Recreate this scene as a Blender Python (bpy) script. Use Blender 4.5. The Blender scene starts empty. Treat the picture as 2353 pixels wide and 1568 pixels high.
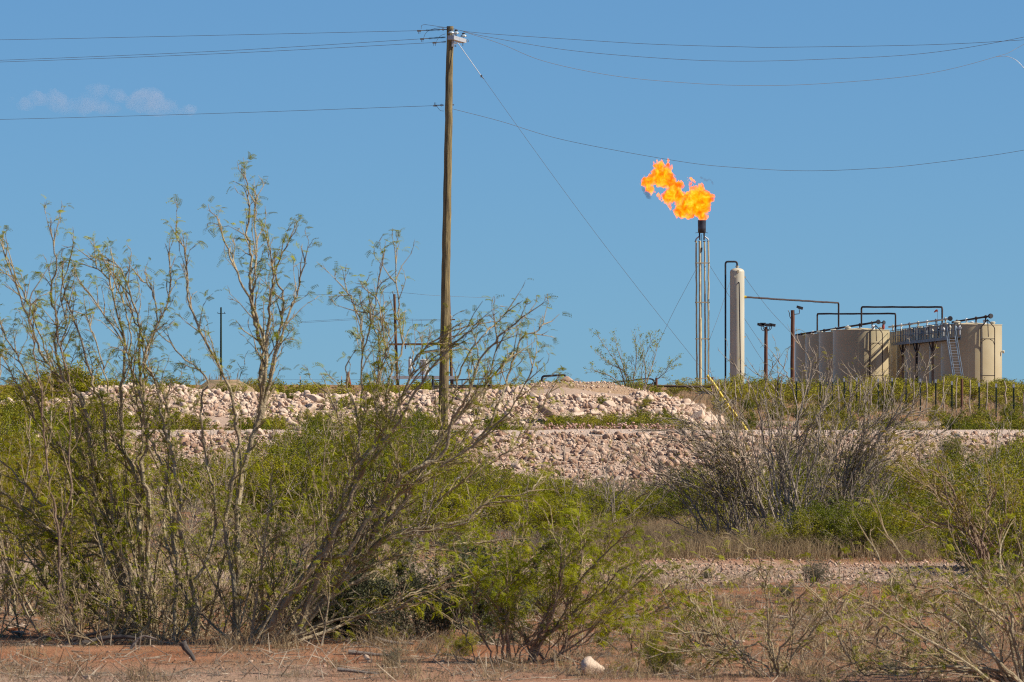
import bpy, math, random
import numpy as np
R = math.radians
C = bpy.context.scene.collection
sc = bpy.context.scene
rnd = random.Random(7)

# ------------------------------------------------------------------ camera
FV = 13072.0          # focal length in units of the layout grid (2353 wide)
EYE = 1.6
cam = bpy.data.cameras.new("camera"); camo = bpy.data.objects.new("camera", cam); C.objects.link(camo)
camo.location = (0, 0, EYE); camo.rotation_euler = (R(90), 0, 0)
cam.sensor_width = 36; cam.lens = 200; cam.shift_y = 0.0378
cam.clip_start = 1; cam.clip_end = 20000
cam.dof.use_dof = True; cam.dof.focus_distance = 190; cam.dof.aperture_fstop = 28
sc.camera = camo
# ------------------------------------------------------------------ sky, sun
SUN = (0.98, -0.20, 0.0); ELEV = 42.0
w = bpy.data.worlds.new("World"); sc.world = w; w.use_nodes = True
nt = w.node_tree; bg = nt.nodes["Background"]
sky = nt.nodes.new("ShaderNodeTexSky"); sky.sky_type = 'NISHITA'; sky.sun_disc = False
sky.sun_elevation = R(ELEV); sky.sun_rotation = math.atan2(SUN[0], SUN[1])
sky.altitude = 900; sky.air_density = 1.0; sky.dust_density = 1.0; sky.ozone_density = 6.0
tc = nt.nodes.new("ShaderNodeTexCoord")
va = nt.nodes.new("ShaderNodeVectorMath"); va.operation = 'ADD'; va.inputs[1].default_value = (0, 0, 0.06)
vn = nt.nodes.new("ShaderNodeVectorMath"); vn.operation = 'NORMALIZE'
nt.links.new(tc.outputs['Generated'], va.inputs[0]); nt.links.new(va.outputs[0], vn.inputs[0])
nt.links.new(vn.outputs[0], sky.inputs[0])
tint = nt.nodes.new('ShaderNodeMix'); tint.data_type = 'RGBA'; tint.blend_type = 'MULTIPLY'; tint.inputs[0].default_value = 1; tint.inputs[7].default_value = (.685, .94, 1.08, 1)
nt.links.new(sky.outputs[0], tint.inputs[6]); nt.links.new(tint.outputs[2], bg.inputs['Color']); bg.inputs['Strength'].default_value = 0.0683
sl = bpy.data.lights.new("sun", 'SUN'); sl.energy = 5.0; sl.angle = R(0.53); sl.color = (0.99, 0.90, 0.76)
so = bpy.data.objects.new("sun", sl); C.objects.link(so)
from mathutils import Vector, Matrix
ce = math.cos(R(ELEV)); nv = math.hypot(SUN[0], SUN[1])
sdir = Vector((SUN[0]/nv*ce, SUN[1]/nv*ce, math.sin(R(ELEV))))
so.rotation_euler = sdir.to_track_quat('Z', 'Y').to_euler(); so.location = (60, -30, 60)
sc.view_settings.view_transform = 'Standard'; sc.view_settings.look = 'None'
sc.view_settings.exposure = 0.55; sc.view_settings.gamma = 1
sc.cycles.max_bounces = 6; sc.cycles.diffuse_bounces = 3; sc.cycles.transparent_max_bounces = 8
sc.cycles.volume_step_rate = 1.0
sc.cycles.use_denoising = False; sc.cycles.filter_width = 1.15; sc.cycles.sample_clamp_indirect = 3

# ------------------------------------------------------------------ helpers
def XZ(u, v, d): return ((u-1176.5)/FV*d, d, EYE+(873-v)/FV*d)
def tag(o, label=None, cat=None, group=None, kind=None):
    if label: o['label'] = label
    if cat: o['category'] = cat
    if group: o['group'] = group
    if kind: o['kind'] = kind
    return o
def empty(name, loc, label, cat, group=None, kind=None):
    o = bpy.data.objects.new(name, None); C.objects.link(o); o.location = loc
    return tag(o, label, cat, group, kind)
def np_mesh(name, V, F4=None, F3=None, smooth=False):
    me = bpy.data.meshes.new(name)
    V = np.asarray(V, dtype=np.float32)
    n4 = 0 if F4 is None else len(F4); n3 = 0 if F3 is None else len(F3)
    me.vertices.add(len(V)); me.vertices.foreach_set('co', V.ravel())
    idx = []
    if n4: idx.append(np.asarray(F4, dtype=np.int32).ravel())
    if n3: idx.append(np.asarray(F3, dtype=np.int32).ravel())
    idx = np.concatenate(idx); me.loops.add(len(idx)); me.loops.foreach_set('vertex_index', idx)
    me.polygons.add(n4+n3)
    tot = np.concatenate([np.full(n4, 4, np.int32), np.full(n3, 3, np.int32)])
    st = np.concatenate([[0], np.cumsum(tot)[:-1]]).astype(np.int32)
    me.polygons.foreach_set('loop_start', st); me.polygons.foreach_set('loop_total', tot)
    if smooth: me.polygons.foreach_set('use_smooth', np.ones(n4+n3, dtype=bool))
    me.update(calc_edges=True)
    return me
def link(name, me, mat, parent=None):
    o = bpy.data.objects.new(name, me); C.objects.link(o)
    if mat and not me.materials: me.materials.append(mat)
    if parent: o.parent = parent
    return o
class G:
    """collects quads/tris, builds one mesh"""
    def __init__(s): s.V = []; s.F = []; s.n = 0
    def add(s, V, F):
        s.V += [tuple(p) for p in V]; s.F += [tuple(i+s.n for i in f) for f in F]; s.n = len(s.V); return s
    def tube(s, pts, r, n=8, cap=True):
        pts = [Vector(p) for p in pts]; m = len(pts)
        if not hasattr(r, '__len__'): r = [r]*m
        V = []; F = []; up = None
        for i, p in enumerate(pts):
            t = (pts[min(i+1, m-1)]-pts[max(i-1, 0)]).normalized()
            if up is None: up = t.orthogonal().normalized()
            up = (up-t*up.dot(t)).normalized(); b = t.cross(up)
            for k in range(n):
                a = 2*math.pi*k/n; V.append(p+(up*math.cos(a)+b*math.sin(a))*r[i])
        for i in range(m-1):
            for k in range(n):
                F.append((i*n+k, i*n+(k+1) % n, (i+1)*n+(k+1) % n, (i+1)*n+k))
        if cap: F.append(tuple(range(n))[::-1]); F.append(tuple((m-1)*n+k for k in range(n)))
        return s.add(V, F)
    def box(s, c, size, M=None):
        x, y, z = [q/2 for q in size]; c = Vector(c)
        V = [Vector((a, b, e)) for a in (-x, x) for b in (-y, y) for e in (-z, z)]
        if M is not None: V = [M @ p for p in V]
        V = [p+c for p in V]
        return s.add(V, [(0, 1, 3, 2), (4, 6, 7, 5), (0, 4, 5, 1), (2, 3, 7, 6), (0, 2, 6, 4), (1, 5, 7, 3)])
    def bar(s, a, b, wd, h):
        a = Vector(a); b = Vector(b); t = (b-a); L = t.length; q = t.to_track_quat('X', 'Z').to_matrix()
        return s.box((a+b)/2, (L, wd, h), q)
    def lathe(s, prof, base, n=24, axis=None):
        """prof: list of (r, h)"""
        M = Vector(axis).to_track_quat('Z', 'X').to_matrix() if axis else Matrix.Identity(3)
        b = Vector(base); V = []; F = []
        for r, h in prof:
            for k in range(n):
                a = 2*math.pi*k/n; V.append(b+M @ Vector((r*math.cos(a), r*math.sin(a), h)))
        for i in range(len(prof)-1):
            for k in range(n): F.append((i*n+k, i*n+(k+1) % n, (i+1)*n+(k+1) % n, (i+1)*n+k))
        F.append(tuple(range(n))[::-1]); F.append(tuple((len(prof)-1)*n+k for k in range(n)))
        return s.add(V, F)
    def build(s, name, mat, parent=None, smooth=False, off=None):
        o3 = Vector(parent.location) if (parent and off is None) else Vector(off or (0, 0, 0))
        if parent and parent.type == 'MESH' and off is None:
            o3 = Vector(parent.parent.location) if parent.parent else Vector((0, 0, 0))
        me = bpy.data.meshes.new(name); me.from_pydata([Vector(p)-o3 for p in s.V], [], s.F); me.update()
        if smooth:
            me.polygons.foreach_set('use_smooth', [True]*len(me.polygons))
            me.set_sharp_from_angle(angle=R(40))
        return link(name, me, mat, parent)
def crv(pts, n=6):
    """catmull-rom through points"""
    P = [Vector(p) for p in pts]; P = [2*P[0]-P[1]]+P+[2*P[-1]-P[-2]]; out = []
    for i in range(1, len(P)-2):
        for k in range(n):
            t = k/n; a, b, c, d = P[i-1:i+3]
            out.append(0.5*((2*b)+(c-a)*t+(2*a-5*b+4*c-d)*t*t+(3*b-3*c+d-a)*t**3))
    out.append(P[-2]); return out
def bend(pts, r=0.15, n=4):
    """round corners of a pipe run"""
    P = [Vector(p) for p in pts]; out = [P[0]]
    for i in range(1, len(P)-1):
        a = (P[i-1]-P[i]).normalized()*r; b = (P[i+1]-P[i]).normalized()*r
        for k in range(n+1):
            t = k/n; out.append(P[i]+a*(1-t)**2+b*t*t)
    out.append(P[-1]); return out
def vnoise(p, seed=0):
    """value noise, p (...,3) -> [-1,1]"""
    i = np.floor(p).astype(np.int64); f = p-i; f = f*f*(3-2*f); out = 0
    for dx in (0, 1):
        for dy in (0, 1):
            for dz in (0, 1):
                h = ((i[..., 0]+dx)*374761393+(i[..., 1]+dy)*668265263+(i[..., 2]+dz)*2147483647+seed*974634777) & 0xffffffff
                h = ((h ^ (h >> 13))*1274126177) & 0xffffffff; h = (h ^ (h >> 16)) & 0xffff
                wx = f[..., 0] if dx else 1-f[..., 0]; wy = f[..., 1] if dy else 1-f[..., 1]; wz = f[..., 2] if dz else 1-f[..., 2]
                out = out+wx*wy*wz*(h/32767.5-1)
    return out
def fbm(p, o=4, seed=0):
    s = 0; a = 1; t = 0
    for k in range(o): s = s+a*vnoise(p*2**k, seed+k); t += a; a *= 0.55
    return s/t
def surface_nets(f, org, vox):
    """f<0 inside; returns V, quads"""
    nx, ny, nz = f.shape; s = f < 0
    c = np.zeros((nx-1, ny-1, nz-1), int)
    for a in (0, 1):
        for b in (0, 1):
            for e in (0, 1): c += s[a:nx-1+a, b:ny-1+b, e:nz-1+e]
    act = (c > 0) & (c < 8); ids = np.full(act.shape, -1); cells = np.argwhere(act); ids[act] = np.arange(len(cells))
    acc = np.zeros((len(cells), 3)); cnt = np.zeros(len(cells))
    corners = [(a, b, e) for a in (0, 1) for b in (0, 1) for e in (0, 1)]
    for A in corners:
        for B in corners:
            if B > A and sum(abs(x-y) for x, y in zip(A, B)) == 1:
                fa = f[cells[:, 0]+A[0], cells[:, 1]+A[1], cells[:, 2]+A[2]]; fb = f[cells[:, 0]+B[0], cells[:, 1]+B[1], cells[:, 2]+B[2]]
                m = (fa < 0) != (fb < 0); t = np.where(m, fa/np.where(m, fa-fb, 1), 0)[:, None]
                acc += np.where(m[:, None], np.array(A)+t*(np.array(B)-np.array(A)), 0); cnt += m
    V = (cells+acc/cnt[:, None])*vox+np.array(org); Q = []
    for ax in range(3):
        sl0 = [slice(1, n-1) for n in f.shape]; e0 = list(sl0); e1 = list(sl0)
        e0[ax] = slice(0, f.shape[ax]-1); e1[ax] = slice(1, f.shape[ax])
        a, b = s[tuple(e0)], s[tuple(e1)]; ed = np.argwhere(a != b); fl = a[a != b]
        off = np.array([1, 1, 1]); off[ax] = 0; ed = ed+off
        u_, v_ = [k for k in range(3) if k != ax]
        du = np.zeros(3, int); du[u_] = 1; dv = np.zeros(3, int); dv[v_] = 1
        q = [ids[tuple((ed-k).T)] for k in (du+dv, dv, 0*du, du)]
        q = np.stack(q, 1); flip = fl if ax != 1 else ~fl
        q[~flip] = q[~flip][:, ::-1]; Q.append(q)
    Q = np.concatenate(Q); return V, Q[(Q >= 0).all(1)]

# ------------------------------------------------------------------ materials
KA = .80   # overall albedo scale that goes with the exposure
def mat(name, col, rough=0.8, metal=0.0, var=None, vs=4.0, bump=0, bs=30, spec=0.4, stretch=None, trans=0, detail=4, obj=0):
    """base colour varied by noise between col and var"""
    col = tuple(c*KA for c in col); var = tuple(c*KA for c in var) if var is not None else None
    m = bpy.data.materials.new(name); m.use_nodes = True; t = m.node_tree; b = t.nodes['Principled BSDF']
    b.inputs['Base Color'].default_value = (*col, 1); b.inputs['Roughness'].default_value = rough
    b.inputs['Metallic'].default_value = metal; b.inputs['Specular IOR Level'].default_value = spec
    tcn = t.nodes.new('ShaderNodeTexCoord'); vec = tcn.outputs['Object']
    if stretch:
        mp = t.nodes.new('ShaderNodeMapping'); mp.inputs['Scale'].default_value = stretch; t.links.new(vec, mp.inputs[0]); vec = mp.outputs[0]
    colout = None
    if var is not None:
        nz = t.nodes.new('ShaderNodeTexNoise'); nz.inputs['Scale'].default_value = vs; nz.inputs['Detail'].default_value = detail
        t.links.new(vec, nz.inputs['Vector']); rp = t.nodes.new('ShaderNodeValToRGB'); rp.color_ramp.elements[0].position = 0.35; rp.color_ramp.elements[1].position = 0.65
        rp.color_ramp.elements[0].color = (*col, 1); rp.color_ramp.elements[1].color = (*var, 1)
        fo = nz.outputs[0]
        if obj:
            oi = t.nodes.new('ShaderNodeObjectInfo'); ma = t.nodes.new('ShaderNodeMath'); ma.operation = 'MULTIPLY_ADD'; ma.inputs[1].default_value = obj; ma.inputs[2].default_value = -obj/2; t.links.new(oi.outputs['Random'], ma.inputs[0]); mb = t.nodes.new('ShaderNodeMath'); mb.operation = 'ADD'; t.links.new(ma.outputs[0], mb.inputs[0]); t.links.new(fo, mb.inputs[1]); fo = mb.outputs[0]
        t.links.new(fo, rp.inputs[0]); t.links.new(rp.outputs[0], b.inputs['Base Color']); colout = rp.outputs[0]
    if bump:
        n2 = t.nodes.new('ShaderNodeTexNoise'); n2.inputs['Scale'].default_value = bs; n2.inputs['Detail'].default_value = 5
        t.links.new(vec, n2.inputs['Vector']); bp = t.nodes.new('ShaderNodeBump'); bp.inputs['Strength'].default_value = bump; bp.inputs['Distance'].default_value = 0.03
        t.links.new(n2.outputs[0], bp.inputs['Height']); t.links.new(bp.outputs[0], b.inputs['Normal'])
    if trans:
        out = t.nodes['Material Output']; tr = t.nodes.new('ShaderNodeBsdfTranslucent'); mx = t.nodes.new('ShaderNodeMixShader'); mx.inputs[0].default_value = trans
        if colout: t.links.new(colout, tr.inputs['Color'])
        else: tr.inputs['Color'].default_value = (*col, 1)
        t.links.new(b.outputs[0], mx.inputs[1]); t.links.new(tr.outputs[0], mx.inputs[2]); t.links.new(mx.outputs[0], out.inputs[0])
    return m
M = {}
M['bark'] = mat('mesquite_bark', (.30, .235, .15), .9, var=(.52, .43, .28), vs=7, bump=.6, bs=60, spec=.1)
M['twig'] = mat('mesquite_twig', (.26, .185, .115), .85, var=(.50, .39, .22), vs=9, spec=.1)
M['bark_gray'] = mat('gray_bark', (.27, .215, .165), .9, var=(.54, .45, .35), vs=6, bump=.4, bs=60, spec=.1)
M['twig_gray'] = mat('gray_twig', (.21, .165, .125), .9, var=(.50, .41, .31), vs=8, spec=.1)
M['bark_red'] = mat('tan_bark', (.34, .24, .17), .9, var=(.24, .17, .12), vs=6, bump=.4, bs=60, spec=.1)
M['leaf'] = mat('mesquite_leaf', (.24, .275, .004), .6, var=(.45, .44, .010), vs=2.2, trans=.35, spec=.1)
M['leaf2'] = mat('mesquite_leaf_olive', (.30, .28, .015), .6, var=(.44, .34, .03), vs=2.2, trans=.4, spec=.1)
M['leaf_c'] = mat('creosote_leaf', (.13, .155, .006), .5, var=(.36, .335, .015), vs=1.2, obj=.35, trans=.18, spec=.1)
M['leaf_f'] = mat('far_shrub_leaf', (.14, .16, .008), .65, var=(.36, .32, .03), vs=.35, obj=.45, trans=.15, spec=.1)
M['leaf_sage'] = mat('gray_green_leaf', (.12, .135, .07), .7, var=(.19, .185, .11), vs=2.5, trans=.25, spec=.1)
M['stem_c'] = mat('creosote_stem', (.22, .18, .135), .9, var=(.40, .33, .26), vs=6, spec=.1)
M['grass'] = mat('dry_grass', (.44, .33, .19), .8, var=(.30, .22, .13), vs=1.2, trans=.3, spec=.1)
M['wood'] = mat('pole_wood', (.41, .315, .14), .8, var=(.08, .055, .03), vs=2.6, stretch=(16, 16, .5), bump=1.0, bs=5)
M['wood_far'] = mat('weathered_pole_wood', (.21, .11, .06), .85, var=(.12, .065, .04), vs=2, stretch=(6, 6, .8))
M['deadwood_shade_dark'] = mat('shade_dark_dead_wood', (.12, .10, .09), .9, var=(.06, .05, .045), vs=5)  # darker copy of the dead wood, its shade put into the colour
M['galv'] = mat('galvanised_steel', (.52, .53, .55), .5, .3)
M['dark'] = mat('dark_polymer', (.045, .045, .05), .5)
M['steel'] = mat('dull_steel', (.22, .20, .185), .5, .5)
M['porc'] = mat('porcelain', (.34, .43, .50), .15, spec=.6)
M['wire'] = mat('conductor', (.20, .17, .145), .5, .4)
M['frp'] = mat('fibreglass_rod', (.75, .74, .72), .5)
M['yellow'] = mat('yellow_plastic', (.78, .56, .03), .5, var=(.70, .50, .02), vs=2)
M['cream'] = mat('cream_paint', (.63, .58, .45), .45, var=(.56, .51, .38), vs=.9, stretch=(2, 2, .35), bump=.15, bs=3)
M['tan'] = mat('tan_tank_paint', (.55, .465, .295), .36, var=(.49, .405, .245), vs=.5, bump=.12, bs=2.5)
M['legs'] = mat('cream_leg_paint', (.70, .60, .37), .6, var=(.52, .42, .25), vs=2)
M['tan2'] = mat('tan_tank_paint_roof', (.60, .49, .30), .6)
M['rustpipe'] = mat('rusty_pipe', (.042, .03, .028), .9, var=(.07, .043, .038), vs=3, bump=.6, bs=8)
M['rustpost'] = mat('rusty_post', (.20, .085, .045), .85, var=(.12, .055, .035), vs=2)
M['blackpipe'] = mat('black_pipe', (.025, .026, .035), .6)
M['burner'] = mat('scorched_steel', (.05, .05, .06), .35, .6, var=(.11, .105, .12), vs=2.5)
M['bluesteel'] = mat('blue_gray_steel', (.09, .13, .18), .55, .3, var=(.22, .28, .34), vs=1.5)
M['walk'] = mat('shade_dark_walkway_steel', (.035, .055, .085), .5, .3, var=(.12, .16, .21), vs=1.5)  # darker copy of the stair steel, shade from the tanks painted into it
M['red'] = mat('red_valve', (.35, .06, .035), .6)
M['orange'] = mat('orange_cloth', (.75, .12, .04), .7)
M['white'] = mat('white_enamel', (.75, .77, .78), .4)
M['greenpost'] = mat('green_post', (.012, .035, .022), .6)
M['ranch'] = mat('dark_gate_paint', (.03, .035, .05), .6)
M['deadwood'] = mat('dead_wood', (.26, .22, .19), .9, var=(.14, .115, .10), vs=5, bump=.5, bs=40, spec=.1)
M['lens'] = mat('lamp_glass', (.55, .58, .62), .1, spec=.7)

def rockmat(name, c1, c2, c3):
    c1, c2, c3 = ([k*KA for k in c] for c in (c1, c2, c3))
    m = bpy.data.materials.new(name); m.use_nodes = True; t = m.node_tree; b = t.nodes['Principled BSDF']; b.inputs['Roughness'].default_value = .92; b.inputs['Specular IOR Level'].default_value = .15
    tcn = t.nodes.new('ShaderNodeTexCoord'); g = t.nodes.new('ShaderNodeNewGeometry'); oi = t.nodes.new('ShaderNodeObjectInfo')
    n1 = t.nodes.new('ShaderNodeTexNoise'); n1.inputs['Scale'].default_value = 3.0; n1.inputs['Detail'].default_value = 8; n1.inputs['Roughness'].default_value = .7
    t.links.new(tcn.outputs['Object'], n1.inputs['Vector'])
    rp = t.nodes.new('ShaderNodeValToRGB'); e = rp.color_ramp.elements; e[0].position = .3; e[0].color = (*c3, 1); e[1].position = .7; e[1].color = (*c2, 1); q = rp.color_ramp.elements.new(.5); q.color = (*c1, 1)
    ad = t.nodes.new('ShaderNodeMath'); ad.operation = 'MULTIPLY_ADD'; ad.inputs[1].default_value = .45; t.links.new(g.outputs['Random Per Island'], ad.inputs[0])
    sb = t.nodes.new('ShaderNodeMath'); sb.operation = 'MULTIPLY_ADD'; sb.inputs[1].default_value = .3; sb.inputs[2].default_value = -.37; t.links.new(oi.outputs['Random'], sb.inputs[0])
    t.links.new(sb.outputs[0], ad.inputs[2]); s2 = t.nodes.new('ShaderNodeMath'); s2.operation = 'ADD'; t.links.new(ad.outputs[0], s2.inputs[0]); t.links.new(n1.outputs[0], s2.inputs[1])
    t.links.new(s2.outputs[0], rp.inputs[0]); t.links.new(rp.outputs[0], b.inputs['Base Color'])
    n2 = t.nodes.new('ShaderNodeTexNoise'); n2.inputs['Scale'].default_value = 18; n2.inputs['Detail'].default_value = 6; t.links.new(tcn.outputs['Object'], n2.inputs['Vector'])
    bp = t.nodes.new('ShaderNodeBump'); bp.inputs['Strength'].default_value = .5; bp.inputs['Distance'].default_value = .03; t.links.new(n2.outputs[0], bp.inputs['Height']); t.links.new(bp.outputs[0], b.inputs['Normal'])
    return m
M['rock'] = rockmat('caliche_rock', (.55, .37, .265), (.70, .54, .41), (.38, .235, .16))
M['rock_pink'] = rockmat('pink_clods', (.52, .31, .235), (.62, .42, .33), (.42, .24, .17))
M['rock_dark'] = rockmat('brown_rock', (.24, .15, .11), (.40, .27, .20), (.14, .085, .065))

def groundmat():
    m = bpy.data.materials.new('desert_ground'); m.use_nodes = True; t = m.node_tree; b = t.nodes['Principled BSDF']; b.inputs['Roughness'].default_value = .95; b.inputs['Specular IOR Level'].default_value = .1
    tcn = t.nodes.new('ShaderNodeTexCoord')
    def noise(s, d=6, r=.6):
        n = t.nodes.new('ShaderNodeTexNoise'); n.inputs['Scale'].default_value = s; n.inputs['Detail'].default_value = d; n.inputs['Roughness'].default_value = r; t.links.new(tcn.outputs['Object'], n.inputs['Vector']); return n.outputs[0]
    def ramp(f, a, b_, p0=.35, p1=.65):
        if b_[0] < 1: a = [k*KA for k in a]; b_ = [k*KA for k in b_]
        rp = t.nodes.new('ShaderNodeValToRGB'); rp.color_ramp.elements[0].position = p0; rp.color_ramp.elements[1].position = p1; rp.color_ramp.elements[0].color = (*a, 1); rp.color_ramp.elements[1].color = (*b_, 1); t.links.new(f, rp.inputs[0]); return rp.outputs[0]
    def mix(f, a, b_):
        x = t.nodes.new('ShaderNodeMix'); x.data_type = 'RGBA'; t.links.new(f, x.inputs[0]); t.links.new(a, x.inputs[6]); t.links.new(b_, x.inputs[7]); return x.outputs[2]
    sand = ramp(noise(1.3), (.33, .13, .06), (.45, .215, .12))
    grav = ramp(noise(22, 4), (.42, .28, .205), (.60, .45, .35))
    dirt = ramp(noise(5, 8), (.40, .25, .15), (.50, .34, .22))
    at = t.nodes.new('ShaderNodeAttribute'); at.attribute_name = 'zone'
    sx = t.nodes.new('ShaderNodeSeparateColor'); t.links.new(at.outputs['Color'], sx.inputs[0])
    k = t.nodes.new('ShaderNodeMath'); k.operation = 'MULTIPLY_ADD'; k.inputs[1].default_value = 1.6; t.links.new(sx.outputs[0], k.inputs[0]); s3 = t.nodes.new('ShaderNodeMath'); s3.operation = 'SUBTRACT'; s3.inputs[1].default_value = .85
    t.links.new(noise(2.5, 8, .75), s3.inputs[0]); t.links.new(s3.outputs[0], k.inputs[2]); k.use_clamp = True
    c = mix(k.outputs[0], sand, grav); c = mix(sx.outputs[1], c, dirt)
    litter = ramp(noise(9, 6), (.20, .16, .08), (.32, .25, .14)); kk = t.nodes.new('ShaderNodeMath'); kk.operation = 'MULTIPLY'; t.links.new(sx.outputs[2], kk.inputs[0])
    t.links.new(ramp(noise(1.7, 6, .7), (0, 0, 0), (1, 1, 1), .4, .6), kk.inputs[1]); c = mix(kk.outputs[0], c, litter)
    t.links.new(c, b.inputs['Base Color'])
    bp = t.nodes.new('ShaderNodeBump'); bp.inputs['Strength'].default_value = .8; bp.inputs['Distance'].default_value = .04; t.links.new(noise(14, 8, .7), bp.inputs['Height']); t.links.new(bp.outputs[0], b.inputs['Normal'])
    return m
M['ground'] = groundmat()

# ------------------------------------------------------------------ terrain
PY = [0, 30, 47, 70, 88, 94, 95.5, 98.5, 100, 107, 111, 130, 160, 200, 300, 450, 600, 1000, 3000, 9000]
PZ = [0, 0, 0, -.03, -.12, -.14, .05, .52, .65, .65, .2, .12, .15, .35, .75, 1.0, 1.05, .2, -14, -90]
CU = [-3000, -200, 150, 220, 400, 450, 640, 900, 1000, 1200, 1300, 1400, 1520, 1560, 1600, 1650, 1690, 5000]
CV = [1010, 940, 925, 893, 893, 905, 918, 914, 906, 904, 897, 905, 912, 925, 945, 970, 1000, 1010]
def ground_z(x, y):
    x = np.asarray(x, float); y = np.asarray(y, float)
    z = np.interp(y, PY, PZ)
    p = np.stack([x, y, 0*x], -1)
    z = z+np.where(y < 95, .035*vnoise(p*.35, 1)+.02*vnoise(p*1.4, 2), .0)
    z = z+np.where((y > 99) & (y < 108), .012*vnoise(p*1.1, 3), 0)+np.where(y > 112, .05*vnoise(p*.1, 5), 0)
    u = 1176.5+x/176*FV; crest = EYE+(873-np.interp(u, CU, CV))/FV*176+.11*vnoise(p*.7, 4)
    s = np.clip((y-169)/7, 0, 1); s = s*s*(3-2*s); e = 1-np.clip((y-183)/7, 0, 1)
    z = np.maximum(z, z+(crest-z)*s*e)
    # dirt mounds on and behind the rock bank
    for (mu, md, mz, rx, ry) in ((1318, 182, 1.50, 2.3, 4.5), (1290, 180, 1.40, 1.6, 3.5), (1400, 181.5, 1.28, 1.6, 4), (515, 215, 1.60, 1.7, 6)):
        mx = (mu-1176.5)/FV*md; q = np.clip(1-((x-mx)/rx)**2-((y-md)/ry)**2, 0, 1)
        z = np.maximum(z, 1.05+(mz-1.05)*q**.8+.02*vnoise(p*3, 9)) if False else z+np.where(q > 0, np.maximum(0, (mz-z))*np.minimum(1, q*1.25), 0)
    # windrow of pink dirt along the far road edge
    for (a, b_, h) in ((.6, 3.0, .02), (4.6, 5.6, .02)):
        z = z+h*np.clip(1-np.abs((x-(a+b_)/2)/((b_-a)/2))**4, 0, 1)*np.exp(-((y-107)/.8)**2)*(1+.5*vnoise(p*2.5, 8))
    return z
def gz(x, y): return float(ground_z(np.array([x]), np.array([y]))[0])
ys = np.concatenate([np.arange(-20, 24, 4), np.arange(24, 60, .12), np.arange(60, 92, .3), np.arange(92, 112, .12), np.arange(112, 165, .8), np.arange(165, 195, .15), np.arange(195, 600, 5), np.geomspace(600, 9000, 50)])
ss = np.linspace(-1, 1, 301); ss = np.sign(ss)*np.abs(ss)**1.7
X = ss[None, :]*(14+.6*np.abs(ys))[:, None]; Y = np.repeat(ys[:, None], len(ss), 1); Z = ground_z(X, Y)
V = np.stack([X, Y, Z], -1).reshape(-1, 3); nx = len(ss); ii = np.arange(len(ys)-1)[:, None]*nx+np.arange(nx-1)[None, :]
Fq = np.stack([ii, ii+1, ii+nx+1, ii+nx], -1).reshape(-1, 4)
me = np_mesh('ground', V, Fq, smooth=True)
x_, y_ = V[:, 0], V[:, 1]
rr = np.interp(y_, [40, 44, 45, 49, 50.5, 53, 88, 94, 108, 110, 166, 169, 178, 184, 200], [.1, .15, .8, .8, .15, .1, .3, 1, 1, .3, .25, 1, 1, .3, .1])
rr = rr+np.where(y_ < 33, .5*np.clip((33-y_)/2, 0, 1), 0)*np.where(x_ < -1, 1, .6)
um = 1176.5+x_/182*FV; gg = np.where((y_ > 176.5) & (y_ < 190) & (um > 1200) & (um < 1480), 1, 0)*1.0
gg = np.maximum(gg, np.where((np.abs(y_-215) < 7) & (np.abs(x_+10.9) < 2), 1, 0))
gg = np.maximum(gg, np.where((y_ > 106.2) & (y_ < 108.5), .5, 0))
bb = np.interp(y_, [30, 50, 60, 90, 94, 95, 110, 165, 168, 196, 9000], [.3, .45, .85, .8, .3, 0, .9, .9, 0, .95, .95])
col = np.stack([np.clip(rr, 0, 1), gg, bb, np.ones_like(rr)], -1).astype(np.float32)
ca = me.color_attributes.new('zone', 'FLOAT_COLOR', 'POINT'); ca.data.foreach_set('color', col.ravel())
tag(link('ground', me, M['ground']), 'reddish sandy desert ground rising to a caliche bank', None, kind='structure')
# the road surface, a sheet on the embankment
rx = np.linspace(-70, 70, 281); ry = np.linspace(99.6, 106.6, 15); X, Y = np.meshgrid(rx, ry); Z = ground_z(X, Y)+.006
nx = len(rx); ii = np.arange(len(ry)-1)[:, None]*nx+np.arange(nx-1)[None, :]
M['road'] = mat('caliche_road', (.50, .37, .29), .95, var=(.60, .47, .375), vs=6, bump=.5, bs=20, detail=8)
tag(link('road', np_mesh('road', np.stack([X, Y, Z], -1).reshape(-1, 3), np.stack([ii, ii+1, ii+nx+1, ii+nx], -1).reshape(-1, 4), smooth=True), M['road']), 'pale caliche road running across on top of the rocky slope', None, kind='structure')

# ------------------------------------------------------------------ near power pole
DP = 159.0
def a1(x, y, dy=0): return XZ(919.1+.15395*x, 34.47+.15395*y, DP+dy)       # pole head
def pole_pts(u0, v0, u1, v1, d): return Vector(XZ(u0, v0, d)), Vector(XZ(u1, v1, d))
base = Vector(XZ(1017.6, 996, DP)); base.z = gz(base.x, DP)-.3; top = Vector(XZ(1034.8, 61, DP))
pole = empty('utility_pole', (base.x, base.y, gz(base.x, base.y)), 'tall leaning brown wooden utility pole with a steel arm on top', 'utility pole')
g = G(); n = 40
prs = np.random.RandomState(3)
pts = [base.lerp(top, i/n)+Vector((prs.normal(0, .004), 0, 0)) for i in range(n+1)]
g.tube(pts, [(.142-.047*i/n)*(1+prs.normal(0, .008)) for i in range(n+1)], 24).build('shaft', M['wood'], pole, True)
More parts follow.
